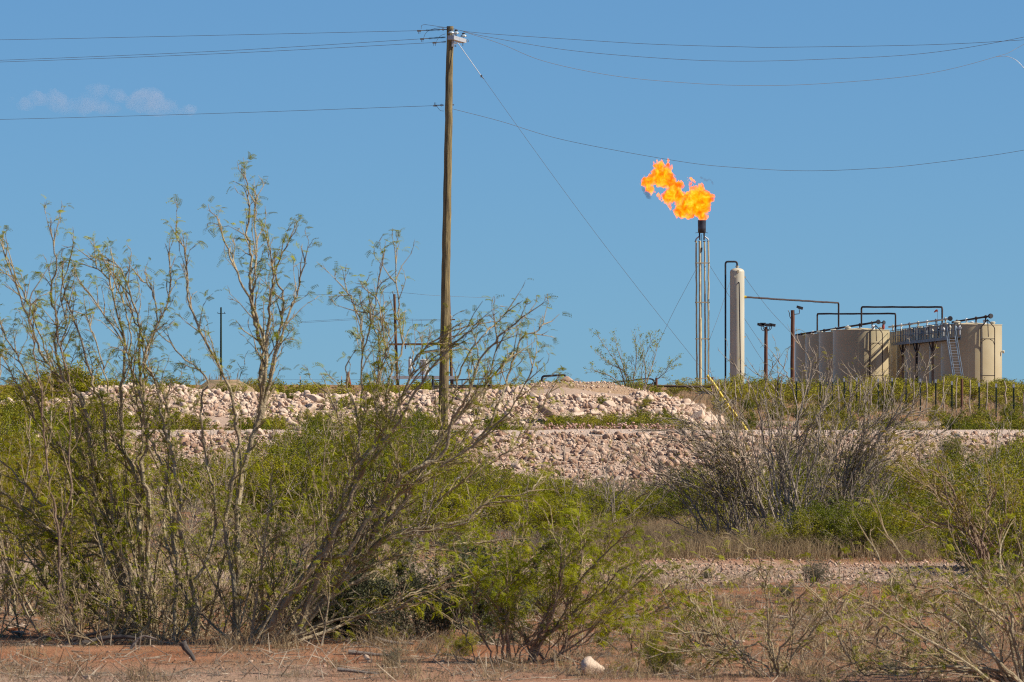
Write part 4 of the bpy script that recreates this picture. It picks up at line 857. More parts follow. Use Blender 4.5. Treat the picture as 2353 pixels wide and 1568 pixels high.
T_CRE = [tmpl_cluster(12, .021, .022, s) for s in range(4)]
T_FAR = [tmpl_cluster(9, .048, .048, s) for s in range(4)]
def leaf_mesh(name, leaf, T, org, seed, scale=1.0, droop=.2, rand=.55):
    rs = np.random.RandomState(seed); pos = np.array([l[0] for l in leaf])-org; d = np.array([l[1] for l in leaf]); n = len(pos)
    x = d+rs.normal(0, rand, (n, 3)); x[:, 2] -= droop; x /= np.linalg.norm(x, axis=1, keepdims=True); z = rs.normal(0, .45, (n, 3))+np.array([0, 0, 1.]); z -= x*(z*x).sum(1, keepdims=True); z /= np.linalg.norm(z, axis=1, keepdims=True); y = np.cross(z, x)
    Rm = np.stack([x, y, z], 2)*(scale*rs.uniform(.65, 1.25, n))[:, None, None]; k = rs.randint(0, len(T), n); VV = []
    for i, t in enumerate(T):
        s = k == i
        if s.any(): VV.append((np.einsum('nij,vj->nvi', Rm[s], t)+pos[s][:, None, :]).reshape(-1, 3))
    V_ = np.concatenate(VV); return np_mesh(name, V_, np.arange(len(V_)).reshape(-1, 4))
QM = dict(step=[.1, .065, .045, .03], wob=[.06, .10, .14, .2], zig=.13, up=[.04, .04, .03, .0], kids=[.6, .62, .5, 0], first=[.1, .1, .1, 0], ang=.46, ratio=[.6, .5, .42, 0], max=3, leaf_lvl=1, leaves=3, leafp=.5, every=.12, s0=.22, len0=.85, tip=.3)
nleaf = [0]
def mesquite(label, base, stems, seed, Q={}, bark='bark', twig='twig', leafm='leaf', T=None, grp=None, cat='mesquite', extra=0, h=1.5, spread=.5, fan=(0, 0), r0=.018, name='mesquite_shrub', lscale=1.0, depth=.28, ghosts=0, bs=.10):
    """stems: (uv polyline, base radius, tip radius); base: world point of the root crown"""
    Qq = dict(QM); Qq.update(Q); P = Plant(seed); org = np.array(base); root = empty(name, tuple(base), label, cat, grp); g = G(); d0 = base[1]; rr = P.r
    gh = []
    for uv, ra, rb in list(stems)*ghosts:
        n = len(uv); ox = rr.choice([-1, 1])*rr.uniform(14, 60)*d0/35; oy = rr.uniform(0, 50)*35/d0; k0 = n if n < 4 else n-rr.randrange(0, 2); bo = rr.gauss(0, bs)*FV/d0; gh.append(([(u+bo*(1-i/(n-1))+ox*(i/(n-1))**1.1*(35/d0), v+oy*(i/(n-1))) for i, (u, v) in enumerate(uv[:k0])], ra*(.5 if ghosts == 1 else .42), rb))
    for uv, ra, rb in list(stems)+gh:
        ra *= .62; rb = min(rb, .0035)
        dy = rr.uniform(-depth, depth); n = len(uv); pts = []
        for i, (u, v) in enumerate(uv):
            yy = d0+dy*(i/(n-1))**1.2+rr.gauss(0, .03)*(i > 0); pts.append(Vector(XZ(u, v, yy)))
        pts[0].z -= .05
        pts = crv(pts, 5); pts = [p+Vector(P.rv())*.005*min(1, i) for i, p in enumerate(pts)]; m_ = len(pts); rad = [ra+(rb-ra)*(i/(m_-1))**.8 for i in range(m_)]
        g.tube(pts, [q*rr.uniform(.9, 1.12) for q in rad], 8); P.along([tuple(p) for p in pts], rad, Qq)
    for i in range(extra):
        az = rr.uniform(0, 2*math.pi); el = rr.gauss(0, spread); d = nrm((math.sin(el)+fan[0], math.sin(az)*abs(math.sin(el))*.8+fan[1], max(.15, math.cos(el)))); L = h*rr.uniform(.55, 1.1); n = 9; p = Vector(base)+Vector((rr.gauss(0, bs), rr.gauss(0, bs), -.03)); pts = [p]
        for k in range(n): d = nrm((d[0]+rr.gauss(0, .06), d[1]+rr.gauss(0, .06), d[2]+.04+rr.gauss(0, .04))); p = p+Vector(d)*(L/n); pts.append(p)
        ra = r0*rr.uniform(.6, 1.2); rad = [ra*(1-.8*k/n) for k in range(n+1)]; g.tube(pts, rad, 6); P.along([tuple(q) for q in pts], rad, Qq)
    g.build('stems', M[bark], root, True)
    link('twigs', seg_mesh('twigs', P.seg, 3 if len(P.seg) > 9000 else 4, org), M[twig], root)
    if P.leaf and leafm: link('foliage', leaf_mesh('foliage', P.leaf, T or T_MES, org, seed, lscale*(1 if T else .66)), M[leafm], root)
    nleaf[0] += len(P.leaf); return root
def gp(u, d, dz=0): x = XZ(u, 0, d)[0]; return Vector((x, d, gz(x, d)+dz))
def z3(*p): return [((.6698*x)/1.7408, (650+.6698*y)/1.7408) for x, y in p]           # crop of the left treetops
def zb(*p): return [((.6889*x)/1.7408, (1650+.6889*y)/1.7408) for x, y in p]          # crop of the lower left
def zc(*p): return [((1200+.638*x)/1.7408, (1000+.638*y)/1.7408) for x, y in p]
def zd(*p): return [((1200+.593*x)/1.7408, (1800+.593*y)/1.7408) for x, y in p]
def ze(*p): return [((2400+.5102*x)/1.7408, (1450+.5102*y)/1.7408) for x, y in p]
def zf(*p): return [((3200+.5102*x)/1.7408, (1450+.5102*y)/1.7408) for x, y in p]
def zg(*p): return [((2400+.7208*x)/1.7408, (2000+.7208*y)/1.7408) for x, y in p]
# left mesquite, fanning up left
NQ = dict(every=.08, len0=.44, leafp=.30, leaves=3, tip=.14)
b = gp(318, 35.2)
mesquite('large left mesquite with many grey-green stems fanning up and left', b, [
    (zb((800, 1330), (690, 1200), (560, 1080), (430, 900), (300, 700), (150, 560), (-60, 440)), .030, .007),
    (zb((790, 1310), (640, 1130), (520, 960), (420, 790), (360, 640), (210, 500), (60, 330), (-80, 240)), .034, .007),
    (zb((800, 1300), (740, 1120), (600, 820), (520, 520), (430, 300), (300, 120))+z3((180, 1330), (100, 1150), (0, 990)), .032, .006),
    (zb((820, 1320), (790, 1080), (700, 760), (620, 560), (570, 420), (480, 260))+z3((420, 1380), (330, 1280), (240, 1120), (180, 950), (90, 720), (10, 500)), .032, .004),
    (zb((810, 1300), (700, 900), (640, 660), (560, 500))+z3((500, 1450), (400, 1330), (330, 1100), (345, 950), (300, 780), (340, 610), (310, 430)), .028, .004),
    (zb((820, 1300), (810, 1060), (730, 860), (660, 700))+z3((620, 1500), (560, 1350), (520, 1180), (430, 900), (390, 800), (370, 650)), .024, .004),
    (zb((830, 1320), (835, 1000), (810, 720), (800, 520), (790, 380), (720, 200))+z3((720, 1440), (740, 1250), (740, 1050), (690, 880), (640, 700), (545, 570)), .036, .004),
    (zb((850, 1250), (850, 1010), (860, 700), (860, 500), (820, 290), (860, 180))+z3((860, 1440), (830, 1250), (830, 1050), (810, 880), (725, 640), (640, 580)), .030, .004),
    (zb((760, 1330), (610, 1130), (420, 860), (310, 720), (100, 590), (-100, 500)), .022, .006),
    (zb((760, 1330), (600, 1200), (380, 1020), (170, 880), (-60, 850)), .017, .005),
    (zb((800, 1200), (760, 950), (690, 840), (560, 760), (440, 760), (340, 720), (120, 700)), .014, .005),
    ], 101, NQ, ghosts=1, bs=.22, h=1.2, extra=12, spread=.85, fan=(-.3, 0), r0=.011, leafm='leaf')
mesquite('slim reddish-stemmed mesquite in front of the left clump', gp(228, 34.4), [
    (zb((410, 1270), (360, 1120), (345, 900), (340, 650), (290, 420), (260, 180))+z3((250, 1440), (215, 1180), (180, 950), (190, 780)), .015, .004),
    (zb((415, 1270), (380, 1110), (350, 920), (350, 700), (420, 440), (400, 260))+z3((420, 1330), (350, 1080), (330, 920)), .014, .004),
    (zb((550, 1430), (470, 1280), (420, 1250), (330, 1120), (130, 1040)), .016, .004)], 102, dict(every=.10, len0=.4, leafp=.3), bark='bark_red', leafm='leaf')
mesquite('mesquite with a thick dark upright trunk and the tallest tip, left of the pole', gp(542, 34.6), [
    (zb((1370, 1330), (1375, 1150), (1380, 900), (1380, 700), (1390, 480), (1430, 250))+z3((1560, 1500), (1560, 1300), (1570, 1130), (1530, 960), (1500, 820), (1495, 700), (1500, 560), (1480, 420), (1490, 250), (1470, 90)), .042, .0035),
    (zb((1370, 1300), (1365, 1060), (1340, 880), (1310, 650), (1360, 350), (1380, 150))+z3((1400, 1480), (1340, 1280), (1200, 1010), (1130, 840), (1110, 700), (1110, 540), (1040, 410)), .028, .004),
    (z3((1545, 1450), (1590, 1250), (1560, 1000), (1500, 840), (1420, 670), (1360, 520), (1300, 370)), .020, .0035),
    (z3((1545, 1500), (1590, 1200), (1600, 1000), (1620, 800), (1630, 650), (1600, 460)), .022, .0035),
    (z3((1560, 1480), (1620, 1260), (1670, 1000), (1690, 800), (1640, 660), (1730, 460)), .020, .0035),
    (z3((1560, 1450), (1640, 1200), (1700, 980), (1780, 760), (1820, 580)), .017, .0035),
    (z3((1500, 830), (1530, 640), (1525, 330), (1530, 230), (1540, 200)), .008, .003),
    (zb((1130, 1370), (1140, 1170), (1090, 880), (1040, 640), (1050, 470), (1000, 260), (960, 100))+z3((960, 1500), (930, 1300), (860, 1200), (920, 1000), (1000, 850), (1020, 560)), .026, .004),
    (zb((1120, 1380), (1150, 1150), (1120, 1020), (1190, 870), (1250, 700), (1240, 470), (1200, 300))+z3((1200, 1450), (1240, 1300), (1110, 1180), (990, 1060)), .022, .004),
    (zb((1010, 1290), (1020, 1080), (1030, 900), (1000, 680), (1010, 520), (940, 300), (850, 120))+z3((850, 1450), (790, 1230), (720, 1050), (590, 860), (460, 690)), .020, .004),
    (zb((1140, 1350), (1090, 1100), (1000, 880), (960, 700), (960, 500))+z3((1010, 1500), (900, 1260), (870, 1180), (940, 960), (900, 770), (830, 680)), .018, .004),
    ], 103, dict(every=.07, len0=.36, leafp=.27, tip=.12), ghosts=0, bs=.22, depth=.3, extra=12, h=1.0, spread=.8, r0=.009, leafm='leaf')
b = gp(598, 34.0)
mesquite('leaning mesquite whose grey branches sweep up right past the tall pole', b, [
    (zb((1480, 1400), (1560, 1290), (1640, 1130), (1760, 980), (1887, 800))+zd((170, 700), (290, 450), (400, 190), (440, 60))+zc((530, 1190), (640, 1050), (720, 900), (860, 700), (1000, 560), (1110, 460)), .040, .004),
    (zd((10, 1120), (150, 780), (320, 690), (470, 450), (620, 280), (700, 170))+zc((890, 1290), (960, 1060), (1056, 900), (1130, 690), (1270, 520), (1340, 470), (1440, 385)), .030, .0035),
    (zd((0, 1150), (250, 900), (480, 600), (640, 420), (800, 240), (900, 130))+zc((1090, 1220), (1230, 1010), (1300, 800), (1380, 570), (1480, 510), (1545, 430)), .026, .003),
    (zd((-60, 1190), (150, 1010), (420, 720), (640, 560), (900, 510), (1150, 460), (1300, 330), (1540, 290), (1620, 190)), .024, .004),
    (zd((-60, 1190), (200, 1000), (480, 830), (620, 740), (900, 640), (1180, 630), (1400, 600)), .018, .004),
    (zd((-40, 1200), (300, 1130), (600, 1090), (760, 1000), (960, 930), (1180, 840)), .013, .0035),
    (zd((100, 900), (280, 500), (390, 250), (400, 60))+zc((370, 1250), (370, 1080), (300, 850), (290, 700)), .018, .004),
    (zd((300, 760), (420, 500), (560, 300), (640, 120))+zc((640, 1400), (560, 1180), (540, 1050), (560, 800), (640, 620), (620, 400), (600, 80)), .020, .0035),
    (zd((350, 700), (330, 440), (350, 220))+zc((360, 1380), (380, 1000), (390, 700), (390, 520), (340, 350), (270, 230)), .016, .0035),
    (zc((390, 600), (440, 480), (480, 300), (500, 110)), .008, .003),
    (zc((440, 1330), (560, 1100), (700, 800), (720, 700), (860, 560), (1110, 450)), .016, .0035),
    (zc((700, 1450), (900, 1150), (1200, 800), (1290, 700), (1340, 640)), .014, .0035),
    (zd((400, 700), (600, 380), (800, 200), (1000, 80))+zc((1250, 1080), (1430, 800), (1460, 720)), .014, .0035),
    ], 104, dict(every=.08, len0=.45, leafp=.27, tip=.12), ghosts=1, bs=.18, depth=.4, extra=10, h=1.0, spread=.6, fan=(.35, 0), r0=.010, leafm='leaf')
mesquite('bushy mesquite at the left edge with orange-tinged twigs', gp(10, 38), [([(20, 1390), (10, 1200), (-10, 1000), (0, 850)], .02, .005), ([(0, 1390), (60, 1200), (110, 1050), (120, 900)], .018, .005), ([(0, 1390), (30, 1240), (60, 1100), (70, 960)], .016, .004), ([(-20, 1390), (-60, 1200), (-80, 1000)], .018, .004)], 105, dict(every=.08, len0=.55, leafp=.5), extra=7, h=1.15, spread=.55, r0=.012, leafm='leaf2')
mesquite('dense olive mesquite behind the left stems', gp(150, 41), [], 125, dict(every=.07, len0=.5, leafp=.35), extra=13, h=1.25, spread=.75, r0=.011, leafm='leaf')
mesquite('small twiggy mesquite behind the upright dark trunk', gp(430, 42), [], 126, dict(every=.08, len0=.45, leafp=.15), extra=10, h=1.2, spread=.7, r0=.010, leafm='leaf', bark='bark')
mesquite('tangled brownish mesquite behind the leaning branches', gp(760, 43), [], 127, dict(every=.07, len0=.5, leafp=.3), extra=14, h=1.3, spread=.75, r0=.011, leafm='leaf')
mesquite('bright green feathery mesquite behind the low middle one', gp(1310, 36.5), [], 131, dict(every=.07, len0=.36, leafp=.5, tip=.12), extra=16, h=.85, spread=.75, r0=.008, bark='bark_red')
mesquite('bright green bushy mesquite left of the low middle one', gp(1165, 38.5), [], 132, dict(every=.07, len0=.36, leafp=.5, tip=.12), extra=14, h=.9, spread=.7, r0=.008)
mesquite('small bright green mesquite right of the low middle one', gp(1495, 33.0), [], 133, dict(every=.08, len0=.2, leafp=.8, tip=.08), extra=7, h=.30, spread=.6, r0=.005)
for (u, d, h, l, sd) in ((95, 35.4, .62, 'low twiggy brush at the far left foot of the left mesquite', 141), (235, 34.2, .42, 'low twiggy brush under the slim reddish stems', 142), (425, 35.0, .62, 'low twiggy brush between the left mesquite and the dark trunk', 143), (500, 36.5, .8, 'brush behind the dark upright trunk', 144), (665, 35.2, .6, 'low brown brush right of the dark trunk', 145), (790, 36.0, .7, 'brown brush under the leaning branches', 146), (905, 37.5, .8, 'brown brush right of the leaning mesquite', 147),
                        (1660, 33.5, .26, 'low brown brush on the sand right of the white rock', 151), (1765, 31.6, .22, 'low brown brush beside the bottom open mesquite', 152), (1955, 33.0, .3, 'low brown brush between the two bottom right mesquites', 153), (2100, 31.3, .28, 'low brown brush under the sprawling mesquite', 154), (2215, 34.5, .4, 'brown brush behind the sprawling mesquite', 155), (1980, 38.5, .3, 'brown brush on the gravel strip side', 156)):
    mesquite(l, gp(u, d), [], sd, dict(every=.06, len0=.3, leafp=.035 if u < 1400 else .02, tip=.1, step=[.08, .055, .04, .03]), extra=15, h=h, spread=.95, bs=.16, r0=.006, cat='brush', name='twiggy_brush', bark='bark', twig='twig')
# low middle mesquite and the dark bush beside it
mesquite('low middle mesquite fanning right from the red sand', gp(1235, 31.9), [
    (zd((1540, 1480), (1620, 1240), (1690, 1050), (1830, 930), (1960, 800), (2100, 650), (2200, 560)), .017, .003),
    (zd((1640, 1515), (1740, 1400), (1800, 1300), (1950, 1190), (2190, 960), (2350, 860)), .017, .003),
    (zd((1360, 1420), (1370, 1200), (1360, 1000), (1320, 850), (1300, 700)), .013, .003),
    (zd((1400, 1430), (1400, 1200), (1380, 1000), (1420, 800), (1430, 640)), .012, .003),
    (zd((1440, 1430), (1390, 1200), (1400, 950), (1500, 760)), .011, .003),
    (zd((1530, 1480), (1560, 1340), (1680, 1180), (1750, 940), (1760, 700), (1680, 500)), .014, .003),
    (zd((1540, 1480), (1600, 1350), (1740, 1150), (1880, 900), (1900, 700), (1880, 470)), .014, .003),
    (zd((1520, 1470), (1640, 1300), (1820, 1120), (2000, 1000), (2190, 790)), .013, .003),
    (zd((1340, 1430), (1240, 1280), (1170, 1080), (1280, 920)), .010, .003)], 106, dict(every=.07, len0=.34, leafp=.45, tip=.12), ghosts=1, depth=.25, leafm='leaf', extra=4, h=.85, spread=.5, fan=(.2, 0), r0=.008, bark='bark_red')
for (u, d, h, l, sd) in ((1000, 34.6, .55, 'low grey-green bush in shade between the leaning and the middle mesquite', 107), (860, 34.9, .5, 'low dusky bush under the leaning branches', 108), (1110, 36.5, .6, 'grey-green feathery bush behind the low dark ones', 109), (740, 35.6, .42, 'small grey bush at the foot of the leaning trunk', 110)):
    mesquite(l, gp(u, d), [], sd, dict(every=.06, len0=.28, leafp=.5, step=[.06, .04, .03, .02], tip=.08), extra=18, h=h, spread=.85, r0=.006, leafm='leaf_sage', T=T_CRE, cat='bush', name='gray_bush', lscale=.75, bark='bark_gray', twig='twig_gray')
# right foreground
mesquite('low open mesquite at the bottom, right of the middle', gp(1840, 30.6), [
    (zg((1000, 980), (960, 900), (880, 790), (720, 860), (560, 640), (480, 480), (560, 400)), .012, .003), (zg((1000, 990), (990, 860), (1080, 720), (1100, 560), (1200, 440)), .011, .003), (zg((1000, 990), (900, 900), (740, 830), (640, 740), (620, 560), (500, 400)), .011, .003),
    (zg((1010, 990), (1060, 880), (1200, 700), (1300, 620), (1330, 480)), .010, .003), (zg((1000, 980), (940, 760), (930, 560), (880, 330), (800, 250)), .009, .003), (zg((990, 990), (860, 940), (700, 760), (350, 740)), .010, .003)], 111, dict(every=.085, len0=.36, leafp=.18, tip=.12), ghosts=1, depth=.3, leafm='leaf')
mesquite('sprawling mesquite in the lower right corner with long low branches', gp(2330, 30.4), [
    (zg((2352, 1000), (2200, 950), (1900, 935), (1560, 935), (1420, 915), (1340, 800), (1290, 670), (1200, 520)), .021, .004), (zg((2352, 990), (2230, 920), (2080, 780), (2000, 700), (1850, 600), (1740, 470), (1690, 340), (1560, 150)), .021, .004),
    (zg((2340, 960), (2290, 850), (2250, 700), (2130, 590), (1980, 520), (1800, 480)), .018, .004), (zg((2350, 960), (2300, 760), (2270, 600), (2190, 560), (2100, 440), (2000, 300)), .018, .004),
    (zg((2352, 900), (2360, 700), (2280, 500), (2220, 380), (2240, 200)), .016, .004), (zg((2352, 990), (2100, 950), (1900, 880), (1760, 820), (1600, 720)), .012, .004), (zg((2360, 960), (2400, 700), (2380, 480), (2340, 300)), .018, .004)], 112, dict(every=.08, len0=.42, leafp=.22, tip=.16), ghosts=1, depth=.35, leafm='leaf', extra=5, h=1.0, spread=.7, fan=(-.4, 0), r0=.012)
mesquite('tan-stemmed mesquite on the right leaning up left', gp(2292, 41), [
    (zf((1480, 1700), (1470, 1500), (1330, 1250), (1230, 1060), (1150, 930), (1050, 860), (950, 835), (850, 780)), .022, .0035), (zf((1480, 1650), (1400, 1400), (1260, 1150), (1100, 1000), (980, 900), (900, 700)), .018, .0035), (zf((1470, 1650), (1430, 1430), (1470, 1150), (1490, 950), (1480, 860)), .014, .003),
    (zf((1470, 1650), (1380, 1430), (1180, 1110), (1100, 880), (1060, 700)), .013, .003), (zf((1480, 1650), (1560, 1400), (1620, 1200), (1600, 1000)), .014, .003), (zf((1480, 1660), (1280, 1320), (1020, 1260), (900, 1180), (870, 1130)), .012, .003)], 113, dict(every=.10, len0=.45, leafp=.22, tip=.15), ghosts=1, bark='bark_red', leafm='leaf2', depth=.3)
# grey leafless mesquites in the middle distance
GQ = dict(every=.07, len0=.5, leafp=.05, tip=.2, step=[.1, .08, .06, .04], kids=[.6, .5, .35, 0], zig=.18)
kw = dict(bark='bark_gray', twig='twig_gray', leafm='leaf2', cat='mesquite')
mesquite('grey leafless mesquite leaning left over the rocky slope', gp(1740, 53.5), [
    (ze((840, 1280), (740, 1130), (640, 1000), (560, 880), (480, 800), (400, 650)), .016, .004), (ze((930, 1300), (900, 1080), (840, 950), (680, 800), (560, 700)), .015, .004), (ze((1000, 1280), (1060, 1000), (960, 760), (800, 640), (640, 560)), .015, .004),
    (ze((1250, 1180), (1120, 1000), (1030, 800), (930, 660), (800, 530), (700, 470), (550, 440), (430, 460)), .021, .004), (ze((1290, 1150), (1200, 950), (1100, 700), (1050, 500), (1040, 380), (960, 220), (900, 260), (740, 210)), .019, .003),
    (ze((1300, 1200), (1180, 900), (1020, 700), (900, 600), (760, 560)), .016, .004), (ze((1280, 1180), (1210, 870), (1130, 600), (1100, 400), (1110, 200)), .015, .003), (ze((1100, 1300), (1060, 1100), (980, 900), (840, 780), (740, 650), (660, 560)), .014, .004),
    (ze((1260, 1200), (1100, 1080), (900, 980), (760, 920), (600, 840)), .013, .004)], 114, GQ, ghosts=3, extra=18, h=1.15, spread=.6, fan=(-.5, 0), r0=.009, depth=.5, **kw)
mesquite('grey leafless mesquite with tall upright stems before the leftmost tank', gp(1835, 52.5), [
    (ze((1500, 1250), (1480, 950), (1560, 700), (1560, 450), (1620, 200), (1650, 0), (1560, -150)), .020, .003), (ze((1400, 1200), (1340, 900), (1280, 600), (1250, 380), (1180, 180), (1060, 40)), .018, .003), (ze((1450, 1250), (1370, 900), (1340, 650), (1310, 400), (1290, 200), (1350, 40)), .018, .003),
    (ze((1480, 1240), (1440, 950), (1480, 700), (1550, 400), (1500, 180), (1450, 60), (1400, 0)), .017, .003), (ze((1500, 1220), (1560, 860), (1620, 560), (1740, 360), (1790, 180), (1800, 60)), .017, .003), (ze((1520, 1200), (1640, 900), (1720, 640), (1720, 420), (1760, 250)), .015, .003),
    (ze((1540, 1200), (1780, 930), (1800, 760), (1850, 520), (1880, 300)), .013, .003), (ze((1400, 1250), (1420, 900), (1420, 640), (1600, 380), (1630, 150)), .015, .003)], 115, GQ, ghosts=1, extra=9, h=1.45, spread=.4, r0=.010, depth=.5, **kw)
mesquite('grey leafless mesquite sweeping up right before the tanks', gp(1945, 53.0), [
    (zf((320, 1300), (400, 1000), (500, 850), (600, 640), (700, 480), (780, 340), (830, 170), (870, 0)), .024, .003), (zf((330, 1300), (350, 950), (420, 650), (500, 480), (520, 300), (590, 150), (560, 80)), .020, .003), (zf((340, 1320), (480, 1000), (700, 700), (820, 590), (1000, 500), (1060, 400), (1110, 340)), .018, .003),
    (zf((320, 1280), (360, 1000), (480, 750), (640, 480), (660, 200), (650, 90)), .016, .003), (zf((330, 1300), (460, 1100), (660, 820), (830, 740), (920, 690)), .014, .003), (zf((330, 1300), (420, 900), (500, 620), (640, 420), (900, 380)), .014, .003), (zf((310, 1300), (280, 900), (200, 600), (180, 380), (220, 180)), .014, .003)], 116, GQ, ghosts=3, extra=12, h=1.2, spread=.55, fan=(.35, 0), r0=.009, depth=.5, **kw)
mesquite('small grey twiggy mesquite left of the big grey ones', gp(1395, 60), [
    (ze((30, 1250), (90, 1100), (170, 1000), (200, 880), (240, 720)), .014, .003), (ze((40, 1260), (60, 1050), (50, 850), (80, 700)), .012, .003), (ze((60, 1260), (250, 1100), (400, 1000), (470, 900)), .011, .003)], 117, dict(GQ, every=.15, len0=.45), extra=6, h=.9, spread=.6, r0=.008, depth=.4, **kw)
mesquite('thin grey sapling before the rocky slope right of the pole', gp(1330, 66), [], 118, dict(GQ, every=.15, len0=.4), extra=4, h=1.0, spread=.3, r0=.008, depth=.4, **kw)
mesquite('grey thorny bush with pale spines at the right edge', gp(2250, 60), [], 119, dict(GQ, every=.11, len0=.5), extra=14, h=1.15, spread=.5, r0=.010, depth=.4, **kw)
mesquite('bare grey tangle at the far right edge', gp(2345, 55), [], 120, dict(GQ, every=.14, len0=.5), extra=9, h=1.25, spread=.5, r0=.010, depth=.4, **kw)
mesquite('low dead grey brush tangled behind the left mesquites', gp(480, 55), [], 121, dict(GQ, every=.12, len0=.5), extra=16, h=1.0, spread=.9, r0=.009, depth=.4, **kw)
mesquite('low dead grey brush behind the leaning mesquite', gp(930, 56), [], 122, dict(GQ, every=.12, len0=.5), extra=16, h=1.0, spread=.9, r0=.009, depth=.4, **kw)
# lone bush on the skyline
mesquite('lone airy mesquite on the skyline right of the dirt mound', gp(1445, 196), [
    ([(1444, 905), (1425, 850), (1400, 810), (1375, 775)], .04, .012), ([(1446, 905), (1435, 850), (1418, 800), (1414, 775)], .04, .012), ([(1448, 905), (1460, 850), (1462, 800), (1458, 772)], .04, .012), ([(1478, 905), (1484, 860), (1478, 820), (1470, 780)], .04, .012), ([(1478, 905), (1492, 860), (1505, 820), (1512, 790)], .04, .012),
    ([(1446, 905), (1410, 870), (1375, 855), (1358, 850)], .035, .01), ([(1480, 905), (1500, 880), (1525, 860), (1545, 835)], .035, .01), ([(1446, 905), (1440, 860), (1400, 835), (1368, 810)], .035, .01), ([(1480, 905), (1475, 850), (1490, 800), (1500, 780)], .03, .01)],
    123, dict(rmin=.0065, every=.15, len0=.8, leafp=.2, tip=.35, step=[.2, .14, .1, .08]), T=T_FAR, leafm='leaf', depth=1.0, extra=16, h=1.45, spread=.8, r0=.022, bark='bark_gray', twig='twig_gray', lscale=.75)

# creosote bushes: a few shapes, each stems + foliage, copied with their parts
def shrub_proto(seed, h, T, ns, step, leaves, leafp, r0, sizes=1.0, max_=2, spread=.7):
    P = Plant(seed); rr = P.r
    Q = dict(step=[step, step*.8, step*.6, 0], wob=[.12, .18, .22, 0], zig=.1, up=[.06, .05, .02, 0], kids=[.75, .6, .4, 0], first=[.15, .1, .1, 0], ang=.6, ratio=[.5, .5, .5, 0], max=max_, leaf_lvl=1, leaves=leaves, leafp=leafp)
    for i in range(ns):
        az = rr.uniform(0, 6.28); el = abs(rr.gauss(0, spread)); el = min(el, 1.35); d = nrm((math.cos(az)*math.sin(el), math.sin(az)*math.sin(el), math.cos(el)+.1)); P.branch((rr.gauss(0, .05)*h, rr.gauss(0, .05)*h, -.03), d, h*rr.uniform(.65, 1.12), r0*rr.uniform(.7, 1.2), 0, Q)
    z = (0, 0, 0); a = seg_mesh('stems', P.seg, 3, np.zeros(3)); b = leaf_mesh('foliage', P.leaf, T, np.zeros(3), seed, sizes, droop=-.1, rand=.8); return a, b
PC = [shrub_proto(200+i, 1.0, T_CRE, 34, .085, 3, (.22, .36, .46, .30)[i], .012) for i in range(4)]
PF = [shrub_proto(220+i, 1.0, T_FAR, 18, .14, 3, (.3, .55, .4, .48)[i], .015, 1.0, 2, .8) for i in range(4)]
for a, b in PC: a.materials.append(M['stem_c']); b.materials.append(M['leaf_c'])
for a, b in PF: a.materials.append(M['stem_c']); b.materials.append(M['leaf_f'])
PCS = [(a, b.copy()) for a, b in PC[:2]]
for a, b in PCS: b.materials.clear(); b.materials.append(M['leaf_sage'])
SAGE = [(a, b.copy()) for a, b in PF[:2]]
for a, b in SAGE: b.materials.clear(); b.materials.append(M['leaf_sage'])
def shrub(pr, u, d, h, w_, label, grp, cat='creosote bush', name='creosote_bush'):
    p = gp(u, d, -.02); t = empty(name, p, label, cat, grp); t.rotation_euler = (0, 0, rnd.uniform(0, 6.28)); t.scale = (w_, w_, h)
    for nm, me in (('stems', pr[0]), ('foliage', pr[1])):
        o = bpy.data.objects.new(nm, me); C.objects.link(o); o.parent = t
    return t
PL = [shrub_proto(240+i, 1.0, [tmpl_cluster(5, .075, .06, 90+k) for k in range(4)], 12, .16, 2, .8, .014, 1.0, 2, .8) for i in range(4)]
ORD = ['leftmost', 'second', 'third', 'fourth', 'fifth', 'sixth', 'seventh', 'eighth', 'ninth', 'tenth', 'eleventh', 'twelfth', 'thirteenth', 'fourteenth', 'fifteenth', 'sixteenth']
def few(spots, label, grp):
    for k, (u, d, h, w_) in enumerate(sorted(spots)):
        od = 'leftmost' if k == 0 else ('rightmost' if k == len(spots)-1 else ORD[k]+' from the left'); shrub(PC[rnd.randrange(4)], u, d, h, w_, label+', '+od, grp)
def mesh_np(me):
    v = np.zeros(len(me.vertices)*3, np.float32); me.vertices.foreach_get('co', v); f = np.zeros(len(me.loops), np.int32); me.loops.foreach_get('vertex_index', f); return v.reshape(-1, 3), f.reshape(-1, 4)
PLn = [(mesh_np(a), mesh_np(b)) for a, b in PL]
def mass(n, fu, fd_, hh, ww, label, grp, seed, protos):
    rs_ = random.Random(seed); VV = []; FF = []; mi = []; c = 0
    for i in range(n):
        d = fd_(rs_.random()); u = fu(rs_, d); h = hh[0]+(hh[1]-hh[0])*rs_.random(); w_ = h*rs_.uniform(*ww); p = gp(u, d, -.02); a = rs_.uniform(0, 6.28); pr = PLn[rs_.randrange(4)]
        Mx = np.array([[math.cos(a)*w_, -math.sin(a)*w_, 0], [math.sin(a)*w_, math.cos(a)*w_, 0], [0, 0, h]])
        for k, (v, f) in enumerate(pr): VV.append(v @ Mx.T+np.array(p)); FF.append(f+c); mi.append(np.full(len(f), k, np.int32)); c += len(v)
    me = np_mesh('scrub', np.concatenate(VV), np.concatenate(FF)); me.materials.append(M['stem_c']); me.materials.append(M['leaf_f']); me.polygons.foreach_set('material_index', np.concatenate(mi)); tag(link('scrub', me, None), label, None, None, 'stuff')
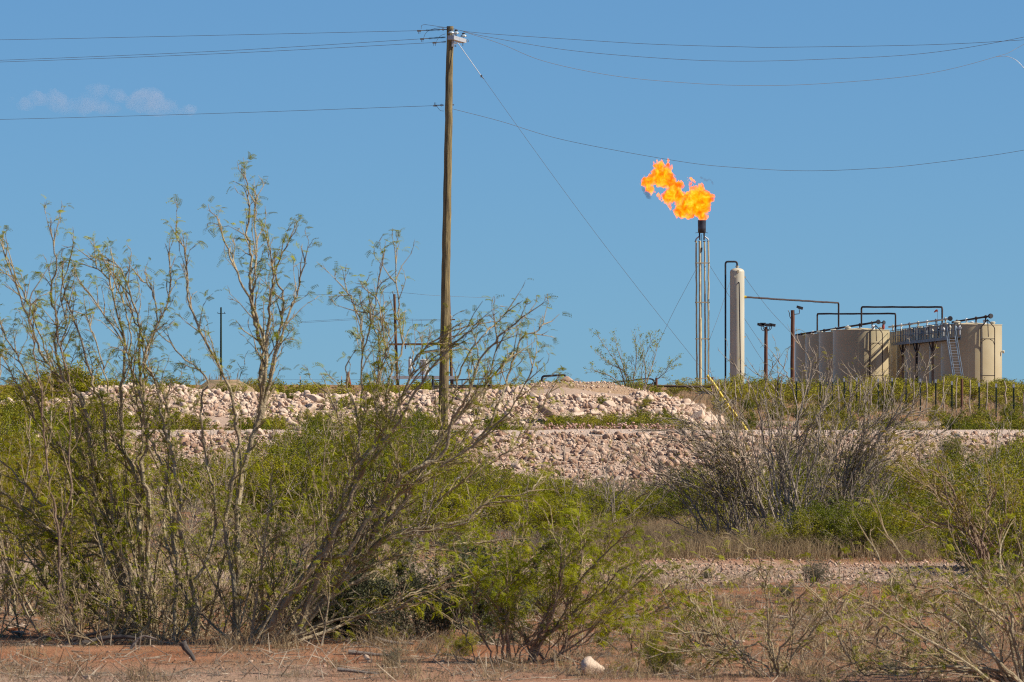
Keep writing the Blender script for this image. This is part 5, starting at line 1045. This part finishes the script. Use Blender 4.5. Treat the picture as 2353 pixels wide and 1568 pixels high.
few(((8, 84, 1.05, 1.1), (66, 86, 1.1, 1.1), (120, 88, 1.05, 1), (165, 84, .95, 1), (640, 90, .85, .9), (705, 89, 1.05, 1), (780, 88, 1.1, 1.1), (860, 90, 1.05, 1), (945, 90, 1.1, 1), (1000, 86, .9, 1), (560, 88, .7, .8), (920, 84, .9, 1), (820, 82, .9, 1)), 'green creosote bush just below the road at left', 'creosote bushes below the road on the left')
few(((1130, 72, .52, .8), (1210, 69, .46, .8), (1300, 68, .5, .8), (1385, 66, .42, .8), (1460, 64, .40, .75), (1530, 66, .45, .8), (1600, 70, .5, .8), (1160, 61, .5, .8), (1260, 58, .45, .75), (1350, 60, .4, .7), (1080, 66, .6, .8), (1220, 78, .45, .7)), 'low creosote bush below the middle slope', 'low creosote bushes below the rocky slope')
few(((1650, 64, .6, .8), (1735, 63, .7, .8), (1815, 60, .66, 1), (1890, 51.6, .42, .7), (1965, 60, .7, 1), (2045, 61, .68, 1), (2120, 64, .65, 1), (1820, 51.2, .40, .6), (1940, 52, .48, .8), (2010, 54, .55, .8), (2090, 55, .55, .8), (1760, 66, .6, .8), (1990, 51, .42, .6), (2060, 52, .45, .7), (1660, 55, .4, .6)), 'dark green creosote bush around the grey mesquites', 'creosote bushes around the grey mesquites')
few(((2180, 66, .62, 1), (2255, 64, .7, 1.1), (2330, 62, .75, 1.2), (2290, 53, .75, 1), (2375, 48, 1.0, .9), (2210, 56, .6, .8), (2400, 68, .8, 1.2), (2340, 54, .8, .8), (2325, 46, .85, .8), (2240, 47.5, .6, .7)), 'tall creosote bush by the right edge', 'creosote bushes at the right edge')
few(((60, 58, 1.0, 1), (170, 62, .9, 1), (300, 66, .8, .9), (430, 72, .7, .8), (560, 70, .75, .8), (650, 64, .85, .9), (760, 60, .9, .9), (860, 58, .8, .9), (960, 62, .8, .9), (1040, 57, .7, .8), (10, 66, 1.1, 1), (700, 76, .9, .9), (900, 70, .9, .9), (1010, 76, .9, .9)), 'olive creosote bush half hidden behind foreground mesquites', 'creosote bushes behind the foreground mesquites')
def region(n, fu, fd_, hh, ww, label, grp, seed, protos, cat='scrub bush', name='scrub_bush'):
    rs_ = random.Random(seed)
    for i in range(n):
        d = fd_(rs_.random()); u = fu(rs_, d); h = hh[0]+(hh[1]-hh[0])*rs_.random()
        if 1590 < u < 1765 and d < 156: u += 190
        shrub(protos[rs_.randrange(len(protos))], u, d, h, h*rs_.uniform(*ww), label, grp, cat, name)
region(85, lambda r, d: r.uniform(1590, 2420), lambda t: 112+118*t**1.1, (.28, .6), (1.2, 1.8), 'green scrub bush on the flat between the road and the wire fence', 'scrub bushes between the road and the wire fence', 1, PF)
mass(105, lambda r, d: r.uniform(1560 if d > 306 else 1675, 2420), lambda t: 238+150*t, (.5, .85), (1.4, 2.2), 'scrub bush around the feet of the tanks and flare', 'scrub bushes around the tanks and flare', 2, PF)
region(20, lambda r, d: r.uniform(1270, 1580), lambda t: 152+14*t, (.36, .52), (1.3, 1.8), 'low green scrub bush along the foot of the rock heap', 'low scrub at the foot of the rock heap', 3, PF)
region(26, lambda r, d: r.uniform(380, 1180), lambda t: 125+38*t, (.40, .6), (1.2, 1.7), 'green scrub bush beside the tall pole base', 'scrub bushes around the pole base', 4, PF)
region(22, lambda r, d: r.uniform(-60, 380), lambda t: 115+48*t, (.5, .95), (1.1, 1.5), 'green scrub bush on the left beyond the road', 'scrub bushes on the left beyond the road', 5, PF)
mass(80, lambda r, d: r.uniform(-80, 975), lambda t: 183.5+14*t, (.28, .55), (1.3, 2.2), 'low scrub just behind the crest of the rock heap', '', 66, PF)
mass(110, lambda r, d: r.uniform(-60, 1560) if d > 236 else r.uniform(-60, 970), lambda t: 192+150*t, (.4, .8), (1.4, 2.4), 'dull green scrub bush on the skyline behind the rock heap', 'skyline scrub bushes behind the rock heap', 6, PF+SAGE)
region(20, lambda r, d: r.uniform(150, 1560), lambda t: 169.5+6*t, (.22, .4), (1.1, 1.6), 'small green scrub growing among the heaped rocks', 'small scrub among the heaped rocks', 7, PF)
region(22, lambda r, d: r.uniform(1560, 2420), lambda t: 90+7*t, (.3, .55), (1.1, 1.5), 'small scrub growing on the rocky slope at the right', 'small scrub on the rocky slope at the right', 8, PC, 'scrub bush')
region(10, lambda r, d: r.uniform(40, 200), lambda t: 178+6*t, (.7, 1.1), (1.2, 1.6), 'green scrub bush on top of the bank at the far left', 'scrub on the bank at the far left', 9, PF)

# ------------------------------------------------------------------ dry grass
def grass(name, x, y, h, wd, seed, label, lean=.35, m='grass'):
    rs = np.random.RandomState(seed); n = len(x); z = ground_z(x, y)-.01; a = rs.uniform(0, 2*np.pi, n); L = rs.uniform(.1, 1, n)*lean*h; dx, dy = np.cos(a)*L, np.sin(a)*L; b = rs.uniform(0, np.pi, n); sx, sy = np.cos(b)*wd/2, np.sin(b)*wd/2
    base = np.stack([x, y, z], 1); S = np.stack([sx, sy, 0*x], 1); mid = base+np.stack([dx*.35, dy*.35, h*.55], 1); tip = base+np.stack([dx*1.4, dy*1.4, h*rs.uniform(.75, 1, n)], 1)
    V_ = np.stack([base-S, base+S, mid+S*.8, mid-S*.8, tip], 1).reshape(-1, 3); k = np.arange(n)[:, None]*5
    o = link(name, np_mesh(name, V_, k+np.array([[0, 1, 2, 3]]), k+np.array([[3, 2, 4]])), M[m]); return tag(o, label, None, None, 'stuff')
rs = np.random.RandomState(8)
def clumps(nc, per, x0, x1, y0, y1, sp, dens=None):
    cx, cy = rs.uniform(x0, x1, nc), rs.uniform(y0, y1, nc)
    if dens is not None: k = rs.uniform(0, 1, nc) < dens(cx, cy); cx, cy = cx[k], cy[k]
    x = np.repeat(cx, per); y = np.repeat(cy, per); return x+rs.normal(0, sp, len(x)), y+rs.normal(0, sp, len(x)), np.repeat(rs.uniform(.5, 1.2, len(cx)), per)
M['grass2'] = mat('grey_dry_grass', (.27, .225, .165), .85, var=(.19, .15, .11), vs=1.0, trans=.2)
x, y, s = clumps(1500, 60, .6, 6.4, 50.2, 60, .10); grass('dry_grass', x, y, s*rs.uniform(.10, .30, len(x)), .004, 1, 'pale dry grass in front of the grey mesquites', .8)
x, y, s = clumps(500, 45, -6, .8, 50, 64, .10); grass('dry_grass', x, y, s*rs.uniform(.08, .24, len(x)), .004, 2, 'dry grass behind the foreground mesquites', .9, 'grass2')
x, y, s = clumps(900, 50, -4.6, 4.6, 30.0, 46, .055, lambda a, b: .12+.88*(vnoise(np.stack([a*.8, b*.5, 0*a], -1), 19) > .0)); grass('dry_grass', x, y, s*rs.uniform(.03, .19, len(x)), .003, 3, 'sparse short dry grass on the red sand', 1.3)
x, y, s = clumps(2600, 45, -4.6, 4.6, 30, 44, .13); grass('leaf_litter', x, y, s*rs.uniform(.01, .05, len(x)), .004, 33, 'dry litter under the foreground mesquites', 3.0, 'grass2')
x, y, s = clumps(900, 40, -9, 9, 63, 93, .16); grass('dry_grass', x, y, s*rs.uniform(.08, .26, len(x)), .006, 4, 'dry grass below the rocky slope', .8, 'grass2')
x, y, s = clumps(1300, 35, -24, 24, 111, 165, .25); grass('dry_grass', x, y, s*rs.uniform(.1, .32, len(x)), .010, 5, 'dry grass on the flat beyond the road', .7)
x, y, s = clumps(1500, 35, -45, 45, 186, 330, .5); grass('dry_grass', x, y, s*rs.uniform(.12, .42, len(x)), .018, 6, 'dry grass along the skyline', .6)
# fallen twigs all over the ground
rs = np.random.RandomState(21); sg = []
for (n, x0, x1, y0, y1, L0, L1, rr_) in ((5200, -4.6, 4.6, 30, 46, .04, .28, .0028), (3500, -8, 8, 49, 90, .08, .45, .004)):
    x = rs.uniform(x0, x1, n); y = rs.uniform(y0, y1, n); a = rs.uniform(0, 6.28, n); L = rs.uniform(L0, L1, n)**1.3; z = ground_z(x, y)
    x2 = x+np.cos(a)*L; y2 = y+np.sin(a)*L; z2 = ground_z(x2, y2)+rs.uniform(0, 1, n)**3*.12
    for k in range(n): sg.append(((x[k], y[k], z[k]+.004), (x2[k], y2[k], z2[k]+.004), rr_*1.3, rr_*.6))
tag(link('twig_litter', seg_mesh('twig_litter', sg, 3, np.zeros(3)), M['twig_gray']), 'dead twigs littering the ground', None, None, 'stuff')
rw = random.Random(31)
for k in range(34):
    d = rw.uniform(30.6, 46); u = rw.uniform(-20, 2380) if d > 37 else rw.choice([rw.uniform(1400, 2380), rw.uniform(1250, 2380), rw.uniform(0, 1250)]); h = rw.uniform(.06, .19)
    shrub(PC[rw.randrange(4)] if rw.random() < .6 else PCS[rw.randrange(2)], u, d, h, h*rw.uniform(.9, 1.5), 'small low weed growing on the red sand', 'small weeds on the red sand', 'weed', 'weed')
# ------------------------------------------------------------------ dead wood
def deadlog(u, v, pts, r, label, m='deadwood', name='dead_branch'):
    p = at_ground(u, v); k = p.y/FV; P = [Vector((p.x+a*k, p.y+c*k, p.z+b_*k+r*.6)) for a, b_, c in pts]; P = crv(P, 4); n = len(P)
    o = G().tube([q-p for q in P], [r*(1-.6*i/n)*(1+.12*math.sin(i*2.1)) for i in range(n)], 8).build(name, M[m], None, True, off=(0, 0, 0)); o.location = p; return tag(o, label, 'dead branch')
deadlog(250, 1484, [(-60, 0, 0), (-10, 12, 10), (40, 16, 0), (80, 8, 0)], .017, 'thick dark dead branch lying at the left in deep shade', 'deadwood_shade_dark')
deadlog(190, 1480, [(-60, -10, 0), (0, 12, 0), (60, 30, 0)], .014, 'dark dead branch reaching left from the left mesquite', 'deadwood_shade_dark')
deadlog(300, 1500, [(0, 0, 0), (26, 28, 4), (60, 22, 0)], .010, 'small forked grey twig beside the thick dead branch')
deadlog(425, 1530, [(-6, 44, 0), (2, 30, 0), (14, 16, 0), (22, 2, 0)], .022, 'short dark weathered stump of wood standing on the sand', 'deadwood_shade_dark')
deadlog(850, 1512, [(-50, 8, 0), (0, 3, 0), (46, 0, 0)], .014, 'thin dark stick lying in front of the low dusky bushes')
deadlog(900, 1489, [(-40, 14, 0), (0, 5, 0), (50, 2, 0)], .015, 'dark stick just behind the thin one on the sand')
deadlog(825, 1556, [(-50, 8, 0), (-10, 4, 0), (50, -4, 0)], .012, 'grey stick near the bottom edge of the sand')
deadlog(1460, 1432, [(-26, 6, 0), (0, 8, 0), (36, 0, 0)], .022, 'grey piece of wood on the sand right of the middle mesquite')
deadlog(960, 1180, [(-50, -70, 0), (-36, -20, 0), (0, 20, 0), (26, 50, 0), (100, 80, 0)], .025, 'bleached white dead branch leaning behind the leaning mesquite', 'frp')
# loose stones on the near sand
rq = random.Random(77)
for k in range(60):
    d = rq.uniform(30.4, 44); u = rq.uniform(-10, 2370); p = gp(u, d); r_ = rq.uniform(.012, .042)
    rock_obj(p+Vector((0, 0, r_*.2)), r_, 'small loose stone lying on the red sand', 'small loose stones on the red sand', None, None, (1, .85, .7))
x, y, s = clumps(110, 80, -4.4, 4.4, 30.2, 42, .04); grass('dry_grass', x, y, s*rs.uniform(.05, .16, len(x)), .0035, 44, 'tufts of straw-coloured bunch grass on the sand', .9)
# ------------------------------------------------------------------ cloud
cm = bpy.data.materials.new('cloud_vapour'); cm.use_nodes = True; t = cm.node_tree; t.nodes.remove(t.nodes['Principled BSDF']); pv = t.nodes.new('ShaderNodeVolumePrincipled'); pv.inputs['Color'].default_value = (.93, .85, .93, 1); pv.inputs['Density'].default_value = .024
t.links.new(pv.outputs[0], t.nodes['Material Output'].inputs['Volume']); tcn = t.nodes.new('ShaderNodeTexCoord'); nz = t.nodes.new('ShaderNodeTexNoise'); nz.inputs['Scale'].default_value = .055; nz.inputs['Detail'].default_value = 4; t.links.new(tcn.outputs['Object'], nz.inputs['Vector']); mr = t.nodes.new('ShaderNodeMapRange'); mr.inputs[1].default_value = .33; mr.inputs[2].default_value = .66; mr.inputs[3].default_value = .0; mr.inputs[4].default_value = .014; t.links.new(nz.outputs[0], mr.inputs[0]); t.links.new(mr.outputs[0], pv.inputs['Density']); cm.cycles.homogeneous_volume = False
DC = 6000.0
def zk(x, y): return ((.38249*x)/1.7408, (300+.38249*y)/1.7408)
cb = [(140, 262, 22), (290, 310, 60), (400, 250, 62), (480, 270, 55), (600, 290, 75), (700, 350, 60), (820, 330, 70), (930, 300, 80), (1000, 180, 70), (1060, 150, 55), (1100, 340, 60), (900, 220, 45), (1240, 220, 60), (1200, 350, 45), (1400, 320, 55), (1500, 280, 100), (1580, 290, 105), (1540, 220, 70), (1700, 340, 75), (1770, 320, 55), (1850, 380, 45), (1980, 370, 50), (1640, 380, 45), (560, 210, 40), (760, 390, 30)]
kz = .38249/1.7408*DC/FV
B = np.array([(*XZ(*zk(x, y), DC), r*kz*1.75) for x, y, r in cb]); vox = 1.3; lo = (B[:, :3]-B[:, 3:]).min(0)-8; hi = (B[:, :3]+B[:, 3:]).max(0)+8
gx, gy, gzz = np.meshgrid(*(np.arange(lo[k], hi[k]+vox, vox) for k in range(3)), indexing='ij'); Pp = np.stack([gx, gy, gzz], -1); f = np.full(gx.shape, 1e4)
W = np.stack([fbm(Pp/9+9*k, 3, 60+k) for k in range(3)], -1)*4; Qp = Pp+W
for b in B: f = np.minimum(f, np.sqrt((((Qp-b[:3])*np.array([1, 1.0, 1.25]))**2).sum(-1))-b[3]*.95)
f = f+1.8*fbm(Pp/6, 3, 70)
V_, F_ = surface_nets(f, lo, vox); c0 = B[:, :3].mean(0); cl = link('cloud', np_mesh('cloud', V_-c0, F_, smooth=True), cm); cl.location = c0; tag(cl, 'small faint pinkish cloud above the lowest left wire', None, None, 'structure')
print('leaves', nleaf[0], 'objects', len(bpy.data.objects))
